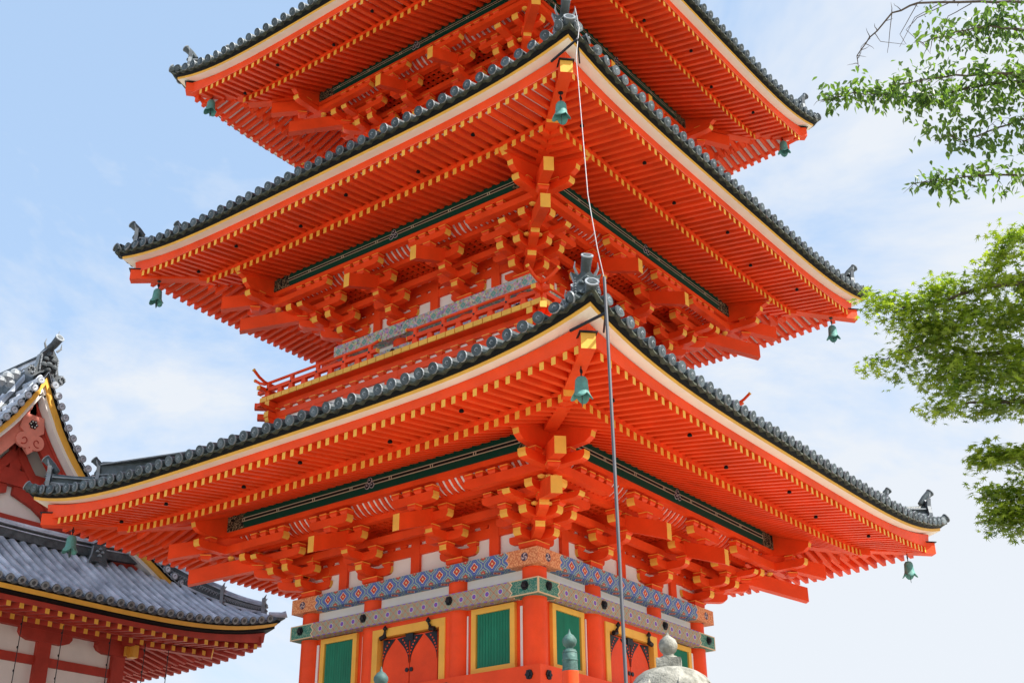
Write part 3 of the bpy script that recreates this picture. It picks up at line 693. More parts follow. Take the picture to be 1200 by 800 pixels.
            for sg in (-1, 1):
                b = MB(); b.T = rot(k); u0, u1 = sorted((sg*.012, sg*.74)); b.box(u0, u1, -c-.17, -c-.10, -3.2, -.31); leaf = b.build('door_leaf', ORA, dr)
                b = MB(); b.T = rot(k); y = -c-.172
                # pierced iron corner plates following an arch
                def crv(x0, dirx):
                    out_ = [(x0, -.31)]
                    for i in range(7):
                        f = i/6; out_.append((x0+dirx*.335*(1-f)**2.0, -.335-.50*f**.9))
                    out_.append((x0, -.86)); return out_
                for x0, dx in ((sg*.02, sg), (sg*.735, -sg)):
                    pts = crv(x0, dx); b.prism([(p_, y, q_) for p_, q_ in pts], (0, -.012, 0), 0)
                    for i in range(6):
                        f = .1+i/7; xx = x0+dx*.33*(1-f)**2*.62; b.disc((xx, y-.012, -.34-.42*f), (0,-1,0), .018, .004, 8, 1)
                b.disc((sg*.06, y, -1.0), (0,-1,0), .045, .02, 10)
                b.box(min(sg*.0, sg*.10), max(sg*.0, sg*.10), y-.03, y, -.42, -.24)
                b.build('door_fitting', [IRN, ORA], leaf)
                b = MB(); b.T = rot(k); x = sg*.62
                b.tube([(x+sg*.12, -c-.27, -.30), (x, -c-.27, -.27), (x-sg*.0, -c-.28, -.22), (x-sg*.03, -c-.30, -.15)], [.05, .055, .03, .02], 8); b.lathe([(.01,-.05),(.045,-.03),(.05,0),(.03,.03),(.008,.06)], (x-sg*.03, -c-.30, -.11), 10)
                b.build('door_pivot_iron', IRN, dr)
            # sill beam
            b = MB(); sweep(b, k, lambda t: [(c+.40, -1.75), (c+.40, -1.345), (c+.06, -1.345), (c+.06, -1.75)], lin(-1, 1, 2), 0); sill = b.build('sill_beam', ORA, PAG)
            for u in (-c-.15, -ci, ci, c+.15):
                b = MB(); b.T = rot(k); b.prism([(u+.082*math.cos(a_), -c-.40, -1.52+.09*math.sin(a_)) for a_ in [math.pi/6+math.pi/3*i for i in range(6)]], (0,-.02,0), 0)
                for i in range(6): a_ = math.pi/3*i; b.disc((u+.062*math.cos(a_), -c-.40, -1.52+.068*math.sin(a_)), (0,-1,0), .026, .032, 8)
                b.disc((u, -c-.42, -1.52), (0,-1,0), .035, .03, 10); b.build('rosette_stud', IRN, sill)
        else:
            b = MB(); b.T = rot(k); b.box(-c, c, -c-.05, -c+.03, Z(-.65), Z(0)); b.build('wall_boarding', ORA, PAG)
            # balcony
            A = c+1.55; zd = -.56
            b = MB()
            nb = int(2*(A-.05)/.245)
            for i in range(nb):
                u0 = -A+.03+(2*A-.06)*i/nb; u1 = u0+(2*A-.06)/nb-.02; T_ = rot(k); b.T = T_; b.box(u0, u1, -A, -A+.03, Z(zd-.115), Z(zd), 1)
            b.T = None; sweep(b, k, lambda t: [(A-.032, Z(zd-.12)), (A-.032, Z(zd-.004)), (c, Z(zd-.004)), (c, Z(zd-.12))], lin(-1, 1, 2), 0); b.build('balcony_deck', [ORA, YEL], PAG)
            b = MB(); b.T = rot(k); 
            for sg in (-1, 1):
                for zq in (.135, .40): b.beam((sg*(A-.28), -A+.32, Z(zd-zq-.075)), (sg*(A+.02), -A+.32, Z(zd-zq-.075)), .15, .138, 0, c1=1)
            b.build('balcony_beam', [ORA, YEL], PAG); b = MB(); b.T = rot(k); b.beam((A-.3, -A+.31, Z(zd-.315)), (A+.26, -A+.31, Z(zd-.315)), .13, .085, 0, c1=0)
            b.build('balcony_beam', [ORA, YEL], PAG)
            sweep_ = lambda z0_, z1_: sweep(b, k, lambda t: [(A-.24, Z(z0_)), (A-.24, Z(z1_)), (A-.40, Z(z1_)), (A-.40, Z(z0_))], lin(-1, 1, 2), 0)
            b = MB(); sweep_(zd-.27, zd-.125); b.build('balcony_beam', ORA, PAG)
            b = MB(); sweep_(zd-.51, zd-.36); b.build('balcony_beam', ORA, PAG)
            b = MB(); sweep_(zd-1.25, zd-1.10); b.build('balcony_beam', ORA, PAG)
            n = 18
            for i in range(n+1):
                u = (-A+.35)+(2*A-.7)*i/n
                b = MB(); b.T = rot(k); block(b, u, A-.30, Z(zd-.365), .2, .10)
                if i % 3 == 0: par_arm(b, A-.31, u-.34, u+.34, Z(zd-.68), .17, .12); b.box(u-.11, u+.11, -A+.27, -A+.37, Z(zd-1.10), Z(zd-.69)); b.box(u-.05, u+.05, -A+.235, -A+.36, Z(zd-.57), Z(zd-.34))
                b.build('balcony_bracket', [ORA, YEL], PAG)
            b = MB(); b.T = rot(k); b.box(-A+.3, A-.3, -A+.30, -A+.34, Z(zd-1.7), Z(zd-.13)); b.build('plaster_panel', WHT, PAG)
            # corner strut sticking out under the deck
            b = MB(); b.beam(dg(A-.3, Z(zd-.21)), dg(A+.06, Z(zd-.21)), .14, .14, 0, c1=1); b.beam(dg(A-.3, Z(zd-.48)), dg(A+.0, Z(zd-.48)), .14, .14, 0, c1=1); b.build('balcony_beam', [ORA, YEL], PAG)
            # railing
            H1, H2 = zd+.22, zd+.41; Ar = A-.12; gap = 1.1 if k == 1 or k == 3 else 0
            b = MB(); b.T = rot(k)
            posts = []
            segs = [(-Ar, Ar)] if not gap else [(-Ar, -.62), (.62, Ar)]
            for s0, s1 in segs:
                up0 = s0 < -Ar+.1; up1 = s1 > Ar-.1
                for zz, rr_ in ((H2, .036),):
                    pts = []
                    if up0: pts += [(-Ar-.46, -Ar, Z(zz+.20)), (-Ar-.28, -Ar, Z(zz+.08)), (-Ar-.1, -Ar, Z(zz+.01))]
                    else: pts += [(s0-.22, -Ar, Z(zz+.05)), (s0, -Ar, Z(zz))]
                    pts += [(x, -Ar, Z(zz)) for x in lin(s0+.05, s1-.05, 3)]
                    if up1: pts += [(Ar+.1, -Ar, Z(zz+.01)), (Ar+.28, -Ar, Z(zz+.08)), (Ar+.46, -Ar, Z(zz+.20))]
                    else: pts += [(s1, -Ar, Z(zz)), (s1+.22, -Ar, Z(zz+.05))]
                    b.tube(pts, rr_, 10, 0, True, 1)
                    for e, g_ in ((pts[0], pts[1]), (pts[-1], pts[-2])):
                        e = Vector(e); g_ = Vector(g_); d = (e-g_).normalized(); b.tube([e-d*.02, e+d*.012], rr_+.006, 10, 1)
                x0 = s0-.26 if up0 else s0-.16; x1 = s1+.26 if up1 else s1+.16
                b.box(x0, x1, -Ar-.05, -Ar+.05, Z(H1-.05)+(.002 if k%2 else 0), Z(H1+.04)+(.002 if k%2 else 0)); b.box(x0-.012, x0, -Ar-.056, -Ar+.056, Z(H1-.055), Z(H1+.045), 1); b.box(x1, x1+.012, -Ar-.056, -Ar+.056, Z(H1-.055), Z(H1+.045), 1)
                b.box(s0-.1, s1+.1, -Ar-.055, -Ar+.055, Z(zd+.0), Z(zd+.045)+(.002 if k%2 else 0))
                n = max(1, round((s1-s0)/.78))
                for i in range(n+1):
                    u = s0+(s1-s0)*i/n; u = min(max(u, s0+.06), s1-.06); p_ = MB(); p_.T = rot(k); w0, w1 = .085, .055
                    p_.prism([(u-w0, -Ar-.045, Z(zd+.04)), (u+w0, -Ar-.045, Z(zd+.04)), (u+w1, -Ar-.045, Z(H1-.05)), (u-w1, -Ar-.045, Z(H1-.05))], (0, .09, 0)); p_.box(u-.045, u+.045, -Ar-.035, -Ar+.035, Z(H1-.06), Z(H2-.02)); p_.disc((u, -Ar-.05, Z(H1)), (0,-1,0), .025, .01, 8, 2); posts.append(p_)
                    if i < n:
                        uu = u+(s1-s0)/n/2; p_ = MB(); p_.T = rot(k); p_.prism([(uu-w0, -Ar-.045, Z(zd+.04)), (uu+w0, -Ar-.045, Z(zd+.04)), (uu+w1, -Ar-.045, Z(H1-.05)), (uu-w1, -Ar-.045, Z(H1-.05))], (0, .09, 0)); posts.append(p_)
            rl = b.build('railing', [ORA, YEL, IRN], PAG)
            if k < 2:
                for p_ in posts: p_.build('railing_post', [ORA, YEL, IRN], rl)
# rafters: the hundred nearest of each row singly, the rest as one part
for lst, nm, rest in ((fly_ind, 'flying_rafter', rest_fly), (base_ind, 'base_rafter', rest_base)):
    lst.sort(key=lambda x: x[0])
    for i, (d, b) in enumerate(lst):
        if i < 99: b.build(nm, [ORA, YEL], PAG)
        else: rest.add(b.v, b.f, b.m)
    rest.build(nm, [ORA, YEL], PAG, stuff=True)
for i, bb in enumerate(wall_ind):
    if i < 99: bb.build('wall_block', ORA, PAG)
    else: rest_wall.T = None; rest_wall.add(bb.v, bb.f, bb.m)
rest_wall.build('wall_block', ORA, PAG, stuff=True)
# stone platform
b = MB(); b.box(-5.2, 5.2, -5.2, 5.2, -4.9, -4.4); b.box(-5.35, 5.35, -5.35, 5.35, -4.4, -4.28); b.build('stone_platform', STO, PAG)
# dark bolt caps on the soffit
for k in (0, 1):
    F = face(k)
    for li, lv in enumerate(LV):
        for i in range(-3, 4):
            u = (i+.22)*(2*lv['ae']/7.6); o = lv['ae']-.62-(.35 if i % 2 else 0)
            if abs(u) > o-.3: continue
            t = u/lv['ae']; z = lv['z0']+lv['zy']-.27+.5*lv['rise']*rise(t)+.13*(lv['ae']-.28-o)-.10
            b = MB(); p = F(u, o, z); b.lathe([(.02,-.03),(.045,-.02),(.045,.0),(.03,.03)], p, 8); b.build('bolt_cap', BLK, PAG)

# ------------------------------------------------------------------ wind bells
def bell(loc, label, s=1.0, rz=0):
    t = thing('wind_bell', (loc[0], loc[1], loc[2]-.52*s), label, 'bell', 'bronze wind bells under the eave corners', 0)
    x, y, z = loc
    b = MB(); b.tube([(x, y, z+.26*s), (x, y, z+.02)], .012, 6); b.disc((x, y, z+.24*s), (0,0,1), .05, .02, 8); b.tube([(x+.03*math.cos(a), y, z+.12*s+.04*math.sin(a)) for a in lin(0, 2*math.pi, 8)], .01, 5, 0, False); b.build('hook', IRN, t)
    b = MB(); seg = 24; prof = [(.02, .0), (.07, -.015), (.098, -.06), (.105, -.16), (.115, -.28), (.13, -.33), (.155, -.38)]; vs = []
    for i, (r, zz) in enumerate(prof):
        for k in range(seg):
            a = 2*math.pi*k/seg+rz; lob = abs(math.cos(2*(a-rz)))  # four pointed mouth
            rr = r*(1+.22*lob*max(0, i-4)/2); z2 = zz-(.0 if i < 5 else .055*(lob-.4)*(i-4)/2*1.6)
            vs.append((x+rr*math.cos(a)*s, y+rr*math.sin(a)*s, z+z2*s))
    fs = [(i*seg+k, i*seg+(k+1) % seg, (i+1)*seg+(k+1) % seg, (i+1)*seg+k) for i in range(len(prof)-1) for k in range(seg)]
    b.add(vs, fs); b.tube([(x+.108*s*math.cos(a), y+.108*s*math.sin(a), z-.16*s) for a in lin(0, 2*math.pi, 16)], .006*s, 5, 0, False)
    b.tube([(x+.116*s*math.cos(a), y+.116*s*math.sin(a), z-.26*s) for a in lin(0, 2*math.pi, 16)], .006*s, 5, 0, False)
    o = b.build('bell_body', VER, t, smooth=True); md = o.modifiers.new('thick', 'SOLIDIFY'); md.thickness = .012
    b = MB(); b.tube([(x, y, z-.1*s), (x+.01, y, z-.40*s)], .012, 6); b.prism([(x-.05*s, y-.02, z-.38*s), (x+.05*s, y+.02, z-.38*s), (x+.035*s, y+.015, z-.50*s), (x+.0, y, z-.56*s), (x-.035*s, y-.015, z-.50*s)], (.004, -.008, 0)); b.build('clapper', VED, t)
names = {('N', 0): 'green bronze wind bell under the lowest roof corner nearest the viewer, beside the steel conduit',
         ('W', 0): 'green bronze wind bell at the left corner of the lowest roof, before the hall tiles',
         ('E', 0): 'dark green wind bell under the right corner of the lowest pagoda roof',
         ('N', 1): 'green wind bell under the middle roof corner facing the viewer',
         ('W', 1): 'wind bell under the left corner of the middle pagoda roof, against blue sky',
         ('E', 1): 'wind bell under the right corner of the middle roof, beside the maple leaves',
         ('W', 2): 'small wind bell under the left corner of the topmost visible roof',
         ('E', 2): 'small wind bell under the right corner of the topmost visible roof'}
for li, lv in enumerate(LV):
    a = lv['ae']-.68; zb_ = lv['z0']+lv['zy']+lv['rise']-lv['hip']-.02
    for nm, (sx, sy) in (('N', (-1, -1)), ('W', (-1, 1)), ('E', (1, -1))):
        if (nm, li) in names: bell((sx*a, sy*a, zb_-.17), names[(nm, li)], .92, .4)

# ------------------------------------------------------------------ lightning conductor
t = thing('lightning_conductor', (-8.1, -8.3, -4.9), 'thin steel conduit and white cable running down past the front corner of the pagoda', 'cable')
b = MB(); b.tube([(-7.62, -7.88, 3.42), (-7.66, -7.92, 2.6), (-8.02, -8.20, -2.92), (-8.12, -8.30, -4.9)], .025, 10); b.build('conduit', MET, t, smooth=True)
b = MB(); b.tube([(-6.62, -6.85, 10.05), (-6.86, -7.08, 9.3), (-6.95, -7.05, 8.6), (-7.15, -7.25, 7.0), (-7.42, -7.5, 5.2), (-7.66, -7.80, 3.95), (-7.63, -7.88, 3.42)], .0075, 8); b.build('cable', WIR, t, smooth=True)
for (z, a) in ((2.78, 7.57), (9.0, 6.77)):
    b = MB(); e = Vector((-a-.07, -a-.32, z)) if z < 5 else Vector((-6.93, -7.08, z))
    for q in ((-a+.02, -a+.42, z-.05), (-a+.38, -a+.02, z-.05)): b.beam(e, (q[0], q[1], q[2]), .03, .04); b.beam((q[0], q[1], q[2]), (q[0], q[1], q[2]-.22), .03, .04)
    b.build('cable_bracket', IRN, t)

# ------------------------------------------------------------------ the hall on the left
HX, HY = -5.2, 10.0           # gable centre, front eave
HALL = thing('temple_hall', (HX, 15.5, -4.9), 'dull red temple hall with white plaster walls, pale tiled roof and ornate gable', 'temple hall')
XR = 2.1; HWd = XR-HX; YB = 36.0; YC = 13.0; CW = 4.1
def hz(u): return .62*min(1.2, abs(u))**4          # eave rise towards the corners
def hface(k):
    """k=0 front (-y), k=1 right side (+x), k=2 left side"""
    if k == 0: return lambda t, d: Vector((HX+t, HY+d, 0))
    if k == 1: return lambda t, d: Vector((XR-d, (HY+HWd)+t, 0))
    return lambda t, d: Vector((HX-HWd+d, (HY+HWd)-t, 0))
def run(k, d, n=40):
    """parameters along an eave; returns [(t, rise)] at inset d"""
    if k == 0: return [(x*(HWd-d), hz(x)) for x in lin(-1, 1, n)]
    L0 = -(HWd-d); L1 = YB-(HY+HWd); 
    ts = lin(L0, L1, n)
    if k == 2: ts = [-x for x in ts][::-1]
    return [(x, hz(max(0, (-(x if k == 1 else -x))/(HWd-d)))) for x in ts]
def hstrip(b, k, sec, mi=0):
    """sec: list of (inset, z, risefactor)"""
    n = 40; runs = [run(k, d, n) for d, z, r in sec]; F = hface(k); vs = []
    for i in range(n+1):
        for (d, z, r), R_ in zip(sec, runs):
            p = F(R_[i][0], d); vs.append((p.x, p.y, z+r*R_[i][1]))
    m = len(sec); b.add(vs, [(i*m+j, i*m+(j+1) % m, (i+1)*m+(j+1) % m, (i+1)*m+j) for i in range(n) for j in range(m)], mi)
def zlow(d, x, full=None):     # lower roof surface, inset d, corner factor x
    return 1.93+.60*d+.035*d*d+hz(x)*max(0, 1-d/3.2)**1.5
for k in (0, 1, 2):
    F = hface(k)
    part('fascia_board', YEL, HALL, lambda b: hstrip(b, k, [(.05, 1.66, 1), (0, 1.765, 1), (.12, 1.77, 1), (.12, 1.67, 1)]))
    part('tile_batten', BLK, HALL, lambda b: hstrip(b, k, [(-.04, 1.768, 1), (-.07, 1.86, 1), (.15, 1.87, 1), (.15, 1.772, 1)]))
    part('eave_soffit', BLK, HALL, lambda b: hstrip(b, k, [(.30, 1.57, .8), (.06, 1.62, .95), (.06, 1.68, .97), (.34, 1.66, .85)]))
    part('eave_beam', RED, HALL, lambda b: hstrip(b, k, [(.26, 1.46, .55), (.24, 1.60, .78), (.42, 1.61, .78), (.42, 1.48, .55)]))
    part('soffit_boarding', RED, HALL, lambda b: (hstrip(b, k, [(.3, 1.485, .55), (1.45, 1.63, .25), (1.45, 1.66, .25), (.3, 1.52, .55)]), hstrip(b, k, [(1.2, 1.42, .3), (3.2, 1.92, 0), (3.2, 1.95, 0), (1.2, 1.46, .3)])))
    part('rafter_batten', RED, HALL, lambda b: hstrip(b, k, [(1.16, 1.42, .3), (1.16, 1.50, .3), (1.3, 1.50, .3), (1.3, 1.42, .3)]))
    # rafters
    sp = .352; L1 = HWd if k == 0 else YB-(HY+HWd); n = int((HWd+L1)/sp)
    bf = MB(); bb = MB()
    for i in range(n):
        tt = -HWd+.35+i*sp
        if k == 2: tt = -tt
        side = tt if k != 2 else -tt
        lim = abs(tt) if k == 0 else max(0, -side)      # distance past which the hip cuts the rafter
        dmax = HWd-lim-.06
        x = lim/HWd
        def seg(b, d0, z0_, d1, z1, w, h, r0, r1):
            d1_ = min(d1, dmax)
            if d1_ < d0+.06: return
            f = (d1_-d0)/(d1-d0); p = F(tt, d0); q = F(tt, d1_); b.beam((p.x, p.y, z0_+r0*hz(x)), (q.x, q.y, z0_+(z1-z0_)*f+(r0+(r1-r0)*f)*hz(x)), w, h, 0, c0=1, vert=True)
        seg(bf, .28, 1.40, 1.40, 1.55, .12, .13, .55, .28); seg(bb, 1.22, 1.35, 3.1, 1.85, .12, .13, .3, 0)
    bf.build('flying_rafter', [RED, YEL], HALL, stuff=True); bb.build('base_rafter', [RED, YEL], HALL, stuff=True)
    # tiles of the lower roof
    b = MB(); spt = .313; DT = 2.35 if k == 0 else HWd-.2
    n = int((HWd+L1)/spt)
    for i in range(1, n):
        tt = -HWd+.06+i*spt
        if k == 2: tt = -tt
        side = tt if k != 2 else -tt; lim = abs(tt) if k == 0 else max(0, -side); x = lim/HWd; dm = min(DT if k == 0 else (3.05 if side > -3.5 else 3.05), HWd-lim-.05)
        if dm < .15: continue
        pts = []
        for d in lin(-.16, dm, 7):
            p = F(tt, d); pts.append((p.x, p.y, zlow(d, x)+.04))
        b.tube(pts, .092, 10, 0, False); p0 = Vector(pts[0]); nn = (p0-Vector(pts[1])).normalized()
        b.tube([p0-nn*.02, p0+nn*.012], .104, 12, 1, True, 2); b.disc(p0+nn*.012, nn, .05, .008, 10, 1)
    nn_ = 220
    F_ = F; rr0 = []
    ds = lin(-.14, DT if k == 0 else 3.05, 5)
    vs = []
    for i in range(nn_+1):
        f = i/nn_
        for d in ds:
            if k == 0: tt = (-1+2*f)*(HWd-d); lim = abs(tt)
            else:
                L0 = -(HWd-d); s_ = L0+(L1-L0)*f; tt = s_ if k == 1 else -s_; lim = max(0, -s_)
            p = F(tt, d); vs.append((p.x, p.y, zlow(d, lim/HWd)-.015-.02*math.cos(2*math.pi*((tt+HWd-.06)/spt+.5))))
    m = len(ds); b.add(vs, [(i*m+j, i*m+j+1, (i+1)*m+j+1, (i+1)*m+j) for i in range(nn_) for j in range(m-1)], 1)
    vs2 = []
    for i in range(nn_+1):
        q = Vector(vs[i*m]); vs2 += [q, q+Vector((0,0,-.035)), q+(F(0,.2)-F(0,0))+Vector((0,0,-.04))]
    b.add(vs2, [(i*3+j, i*3+j+1, (i+1)*3+j+1, (i+1)*3+j) for i in range(nn_) for j in range(2)], 1)
    b.build('tiled_roof', [HTL, HTD, TIM], HALL)
# walls, posts and rails
def wall(b):
    b.box(HX-CW, HX+CW, YC-.02, YC+.06, -4.9, 2.0); b.box(HX+CW-.06, HX+CW+.02, YC, YB-3, -4.9, 2.0); b.box(HX-CW-.02, HX-CW+.06, YC, YB-3, -4.9, 2.0)
part('plaster_wall', WHT, HALL, wall)
for x in (-CW, -1.75, 1.75, CW):
    b = MB(); b.box(HX+x-.2, HX+x+.2, YC-.16, YC+.2, -4.9, 1.48); b.build('post', RED, HALL)
    b = MB(); L = .78; pts = [(-L, 1.56), (-L, 1.44), (-L+.08, 1.34), (-L+.28, 1.27), (L-.28, 1.27), (L-.08, 1.34), (L, 1.44), (L, 1.56)]
    b.prism([(HX+x+p, YC-.20, q) for p, q in pts], (0, .24, 0), 0); b.build('boat_shaped_arm', RED, HALL)
for y in (16.2, 19.4, 22.6, 25.8):
    b = MB(); b.box(HX+CW-.2, HX+CW+.16, y-.2, y+.2, -4.9, 1.6); b.build('post', RED, HALL)
b = MB(); b.box(HX-CW-.5, HX+CW+.5, YC-.22, YC+.04, 1.56, 1.85); b.box(HX+CW-.02, HX+CW+.22, YC-.5, YB-3, 1.562, 1.852); b.build('wall_plate', RED, HALL)
b = MB(); b.box(HX-CW, HX+CW, YC-.10, YC+.0, .67, .90); b.build('tie_rail', RED, HALL)
b = MB(); b.box(HX-CW, HX+CW, YC-.10, YC+.0, -1.2, -.95); b.build('tie_rail', RED, HALL)
b = MB(); b.box(HX+CW, HX+CW+.10, YC, YB-3, .672, .902); b.build('tie_rail', RED, HALL)
b = MB(); b.box(HX+CW+.21, HX+CW+.40, YC-.46, YC-.22, 1.26, 1.60); b.box(HX+CW+.1, HX+CW+.3, YC-.3, YC-.1, 1.3, 1.56); b.build('gilt_corner_block', YEL, HALL)
for s in (-1, 1):
    b = MB(); cx = XR if s > 0 else 2*HX-XR
    b.beam((cx-s*.30, HY+.30, 1.46+.55*.62+.02), (cx-s*1.9, HY+1.9, 1.62+.1), .26, .26, 0, c0=0); b.build('hip_rafter', [RED, YEL], HALL)
    b = MB(); b.beam((cx-s*1.25, HY+1.25, 1.36+.1), (cx-s*3.3, HY+3.3, 1.86), .26, .28, 0, c0=1); b.build('hip_rafter', [RED, YEL], HALL)
# gable: upper roof curves (dx, z)
GC = [(0, 8.32), (.10, 8.12), (.31, 7.74), (.46, 7.46), (.63, 7.18), (.79, 6.89), (.98, 6.62), (1.18, 6.36), (1.38, 6.12), (1.75, 5.72), (2.3, 5.20), (3.0, 4.66), (3.7, 4.20), (4.3, 3.88), (4.75, 3.62), (5.15, 3.42), (5.5, 3.26)]
def gz(x):
    x = abs(x)
    for (a, za), (c_, zc_) in zip(GC, GC[1:]):
        if x <= c_: return za+(zc_-za)*(x-a)/(c_-a)
    return GC[-1][1]
GY = 12.0
def gstrip(b, s, off0, off1, y0, y1, mi=0, x0=0, x1=5.2):
    xs = [x for x, z in GC if x0 <= x <= x1]; vs = []
    for i, x in enumerate(xs):
        j = min(i+1, len(xs)-1); h = max(j-1, 0); dx = xs[j]-xs[h] if j != h else .1; dz = gz(xs[j])-gz(xs[h]); L = math.hypot(dx, dz); nx, nz_ = dz/L, -dx/L   # downward normal (towards inside)
        for off, y in ((off0, y0), (off1, y0), (off1, y1), (off0, y1)):
            px = max(0, x+nx*off) if x+nx*off > 0 or x > .3 else 0
            pz = gz(x)+nz_*off if x > .3 else gz(x)-off*1.7 + 0
            if x <= .3: px = x if x else 0; pz = gz(x)-off*1.75
            vs.append((HX+s*px, y, pz))
    n = 4; f = [(i*n+j, i*n+(j+1) % n, (i+1)*n+(j+1) % n, (i+1)*n+j) for i in range(len(xs)-1) for j in range(n)]
    f += [(0, 1, 2, 3), tuple((len(xs)-1)*n+j for j in (3, 2, 1, 0))]
    b.add(vs, f, mi)
for s in (-1, 1):
    part('verge_fascia', YEL, HALL, lambda b: gstrip(b, s, .10, .24, GY-.02, GY+.10))
    part('verge_soffit', WHT, HALL, lambda b: gstrip(b, s, .22, .34, GY+.06, GY+.48))
    part('verge_batten', BLK, HALL, lambda b: gstrip(b, s, -.02, .10, GY-.06, GY+.5))
    part('bargeboard', PNK if s < 0 else RED, HALL, lambda b: gstrip(b, s, .26, .76, GY+.36, GY+.48))  # left bargeboard and moulding paler: sunlight on that side painted into the colour
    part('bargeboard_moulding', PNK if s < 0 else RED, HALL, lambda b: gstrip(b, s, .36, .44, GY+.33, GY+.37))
    part('inner_bargeboard', RED, HALL, lambda b: gstrip(b, s, .92, 1.16, GY+.75, GY+.87, 0, 0, 4.4))
    # upper roof slope
    b = MB(); xs = [x for x, z in GC]
    vs = [(HX+s*x, y, gz(x)-.06) for x in xs for y in (GY-.1, YB-4)]
    b.add(vs, [(i*2, i*2+1, i*2+3, i*2+2) for i in range(len(xs)-1)], 0)
    for j in range(int((YB-4-GY)/.32)):
        y = GY+.1+j*.32; b.tube([(HX+s*x, y, gz(x)+.0) for x in xs[1:]], .09, 8, 0, True)
    b.build('tiled_roof', [HTL, HTD], HALL)
    # verge tiles facing forwards
    b = MB(); acc = 0; last = 0; pos = []
    x = .22
    while x < 5.35:
        pos.append(x); sl = abs((gz(x+.05)-gz(x-.05))/.1); x += .315/math.hypot(1, sl)
    for x in pos:
        p = Vector((HX+s*x, GY-.14, gz(x)+.02)); b.tube([p, p+Vector((0, .9, .0))], .095, 10, 0, False); b.tube([p-Vector((0,.012,0)), p+Vector((0,.02,0))], .108, 12, 1, True, 1)
        b.disc(p-Vector((0,.012,0)), (0,-1,0), .078, .004, 12, 0); b.tube([p+Vector((.03,-.018,.01)), p+Vector((0,-.018,.035)), p+Vector((-.035,-.018,-.01)), p+Vector((0,-.018,-.035))], [.016,.016,.012,.004], 5, 1)
    b.build('verge_tiles', [HTL, TIM], HALL)
    # second tile course lying back from the verge
    b = MB()
    pts = [(HX+s*x, GY+.75, gz(x)+.12) for x, z in GC[1:]]; b.tube(pts, .13, 8, 0); pts = [(HX+s*x, GY+.75, gz(x)+.30) for x, z in GC[1:-2]]; b.tube(pts, .10, 8, 1)
    b.build('descending_ridge', [HTD, HTL], HALL)
# gable wall and timbers
b = MB(); pts = [(HX-4.3, GY+1.0, 3.7)] + [(HX-x, GY+1.0, gz(x)-.55) for x, z in GC[::-1] if .5 < x < 4.2] + [(HX, GY+1.0, 7.3)] + [(HX+x, GY+1.0, gz(x)-.55) for x, z in GC if .5 < x < 4.2] + [(HX+4.3, GY+1.0, 3.7)]
b.prism(pts, (0, .1, 0)); b.build('gable_plaster', WHT, HALL)
b = MB(); b.box(HX-2.7, HX+2.7, GY+.78, GY+.99, 5.18, 5.62); b.build('gable_beam', RED, HALL)
b = MB(); b.box(HX-4.0, HX+4.0, GY+.74, GY+.985, 4.02, 4.34); b.build('gable_beam', RED, HALL)
b = MB(); b.box(HX-.16, HX+.16, GY+.80, GY+.99, 5.6, 6.9); b.build('gable_strut', RED, HALL)
for s in (-1, 1):   # frog-leg strut and curved bracket
    b = MB(); pts = [(s*.1, 5.2), (s*.6, 5.2), (s*.75, 5.0), (s*1.0, 4.85), (s*1.3, 4.65), (s*1.45, 4.42), (s*1.9, 4.34), (s*1.2, 4.34), (s*1.05, 4.55), (s*.75, 4.72), (s*.4, 4.85), (s*.1, 4.95)]
    b.prism([(HX+p, GY+.85, q) for p, q in pts], (0, .12, 0)); b.build('frog_leg_strut', RED, HALL)
    b = MB(); x = s*2.45; pts = [(x-.15, 4.34), (x+.15, 4.34), (x+.17, 4.6), (x+.38, 4.8), (x+.40, 5.0), (x+.22, 5.18), (x-.22, 5.18), (x-.40, 5.0), (x-.38, 4.8), (x-.17, 4.6)]
    b.prism([(HX+p, GY+.80, q) for p, q in pts], (0, .18, 0)); b.build('gable_strut', RED, HALL)
    b = MB(); pts = [(s*.30, 6.95), (s*.42, 6.85), (s*2.35, 5.62), (s*2.05, 5.62), (s*.3, 6.72)]; b.prism([(HX+p, GY+.83, q) for p, q in pts], (0, .12, 0)); b.build('gable_strut', RED, HALL)
# hanging gable pendant
b = MB(); pts = [(-.30, 7.05), (.30, 7.05), (.36, 6.62), (.20, 6.50)]
pts += [(.20+.22*math.cos(a), 6.30+.22*math.sin(a)) for a in lin(math.pi*.45, -math.pi*.55, 8)] + [(0, 5.92)] + [(-.20-.22*math.cos(a), 6.30+.22*math.sin(a)) for a in lin(-math.pi*.55, math.pi*.45, 8)] + [(-.20, 6.50), (-.36, 6.62)]
b.prism([(HX+p, GY+.26, q) for p, q in pts], (0, .08, 0), 0); 
for s in (-1, 1): b.tube([(HX+s*(.20+r*math.cos(a)), GY+.25, 6.30+r*math.sin(a)) for a, r in [(x, .03+.02*x) for x in lin(0, 5.2, 14)]], .014, 5, 1)
for x, z in ((0,6.12),(-.12,6.06),(.12,6.06)): b.disc((HX+x, GY+.26, z), (0,-1,0), .022, .006, 8, 1)
pen = b.build('gable_pendant', [PNK, RED], HALL)
b = MB()
for i in range(6): a = math.pi/3*i; b.disc((HX+.085*math.cos(a), GY+.26, 6.78+.085*math.sin(a)), (0,-1,0), .045, .03, 10, 0); b.disc((HX+.085*math.cos(a), GY+.23, 6.78+.085*math.sin(a)), (0,-1,0), .02, .01, 8, 1)
b.disc((HX, GY+.26, 6.78), (0,-1,0), .05, .06, 10, 0); b.build('rosette_stud', [IRN, WHT], pen)
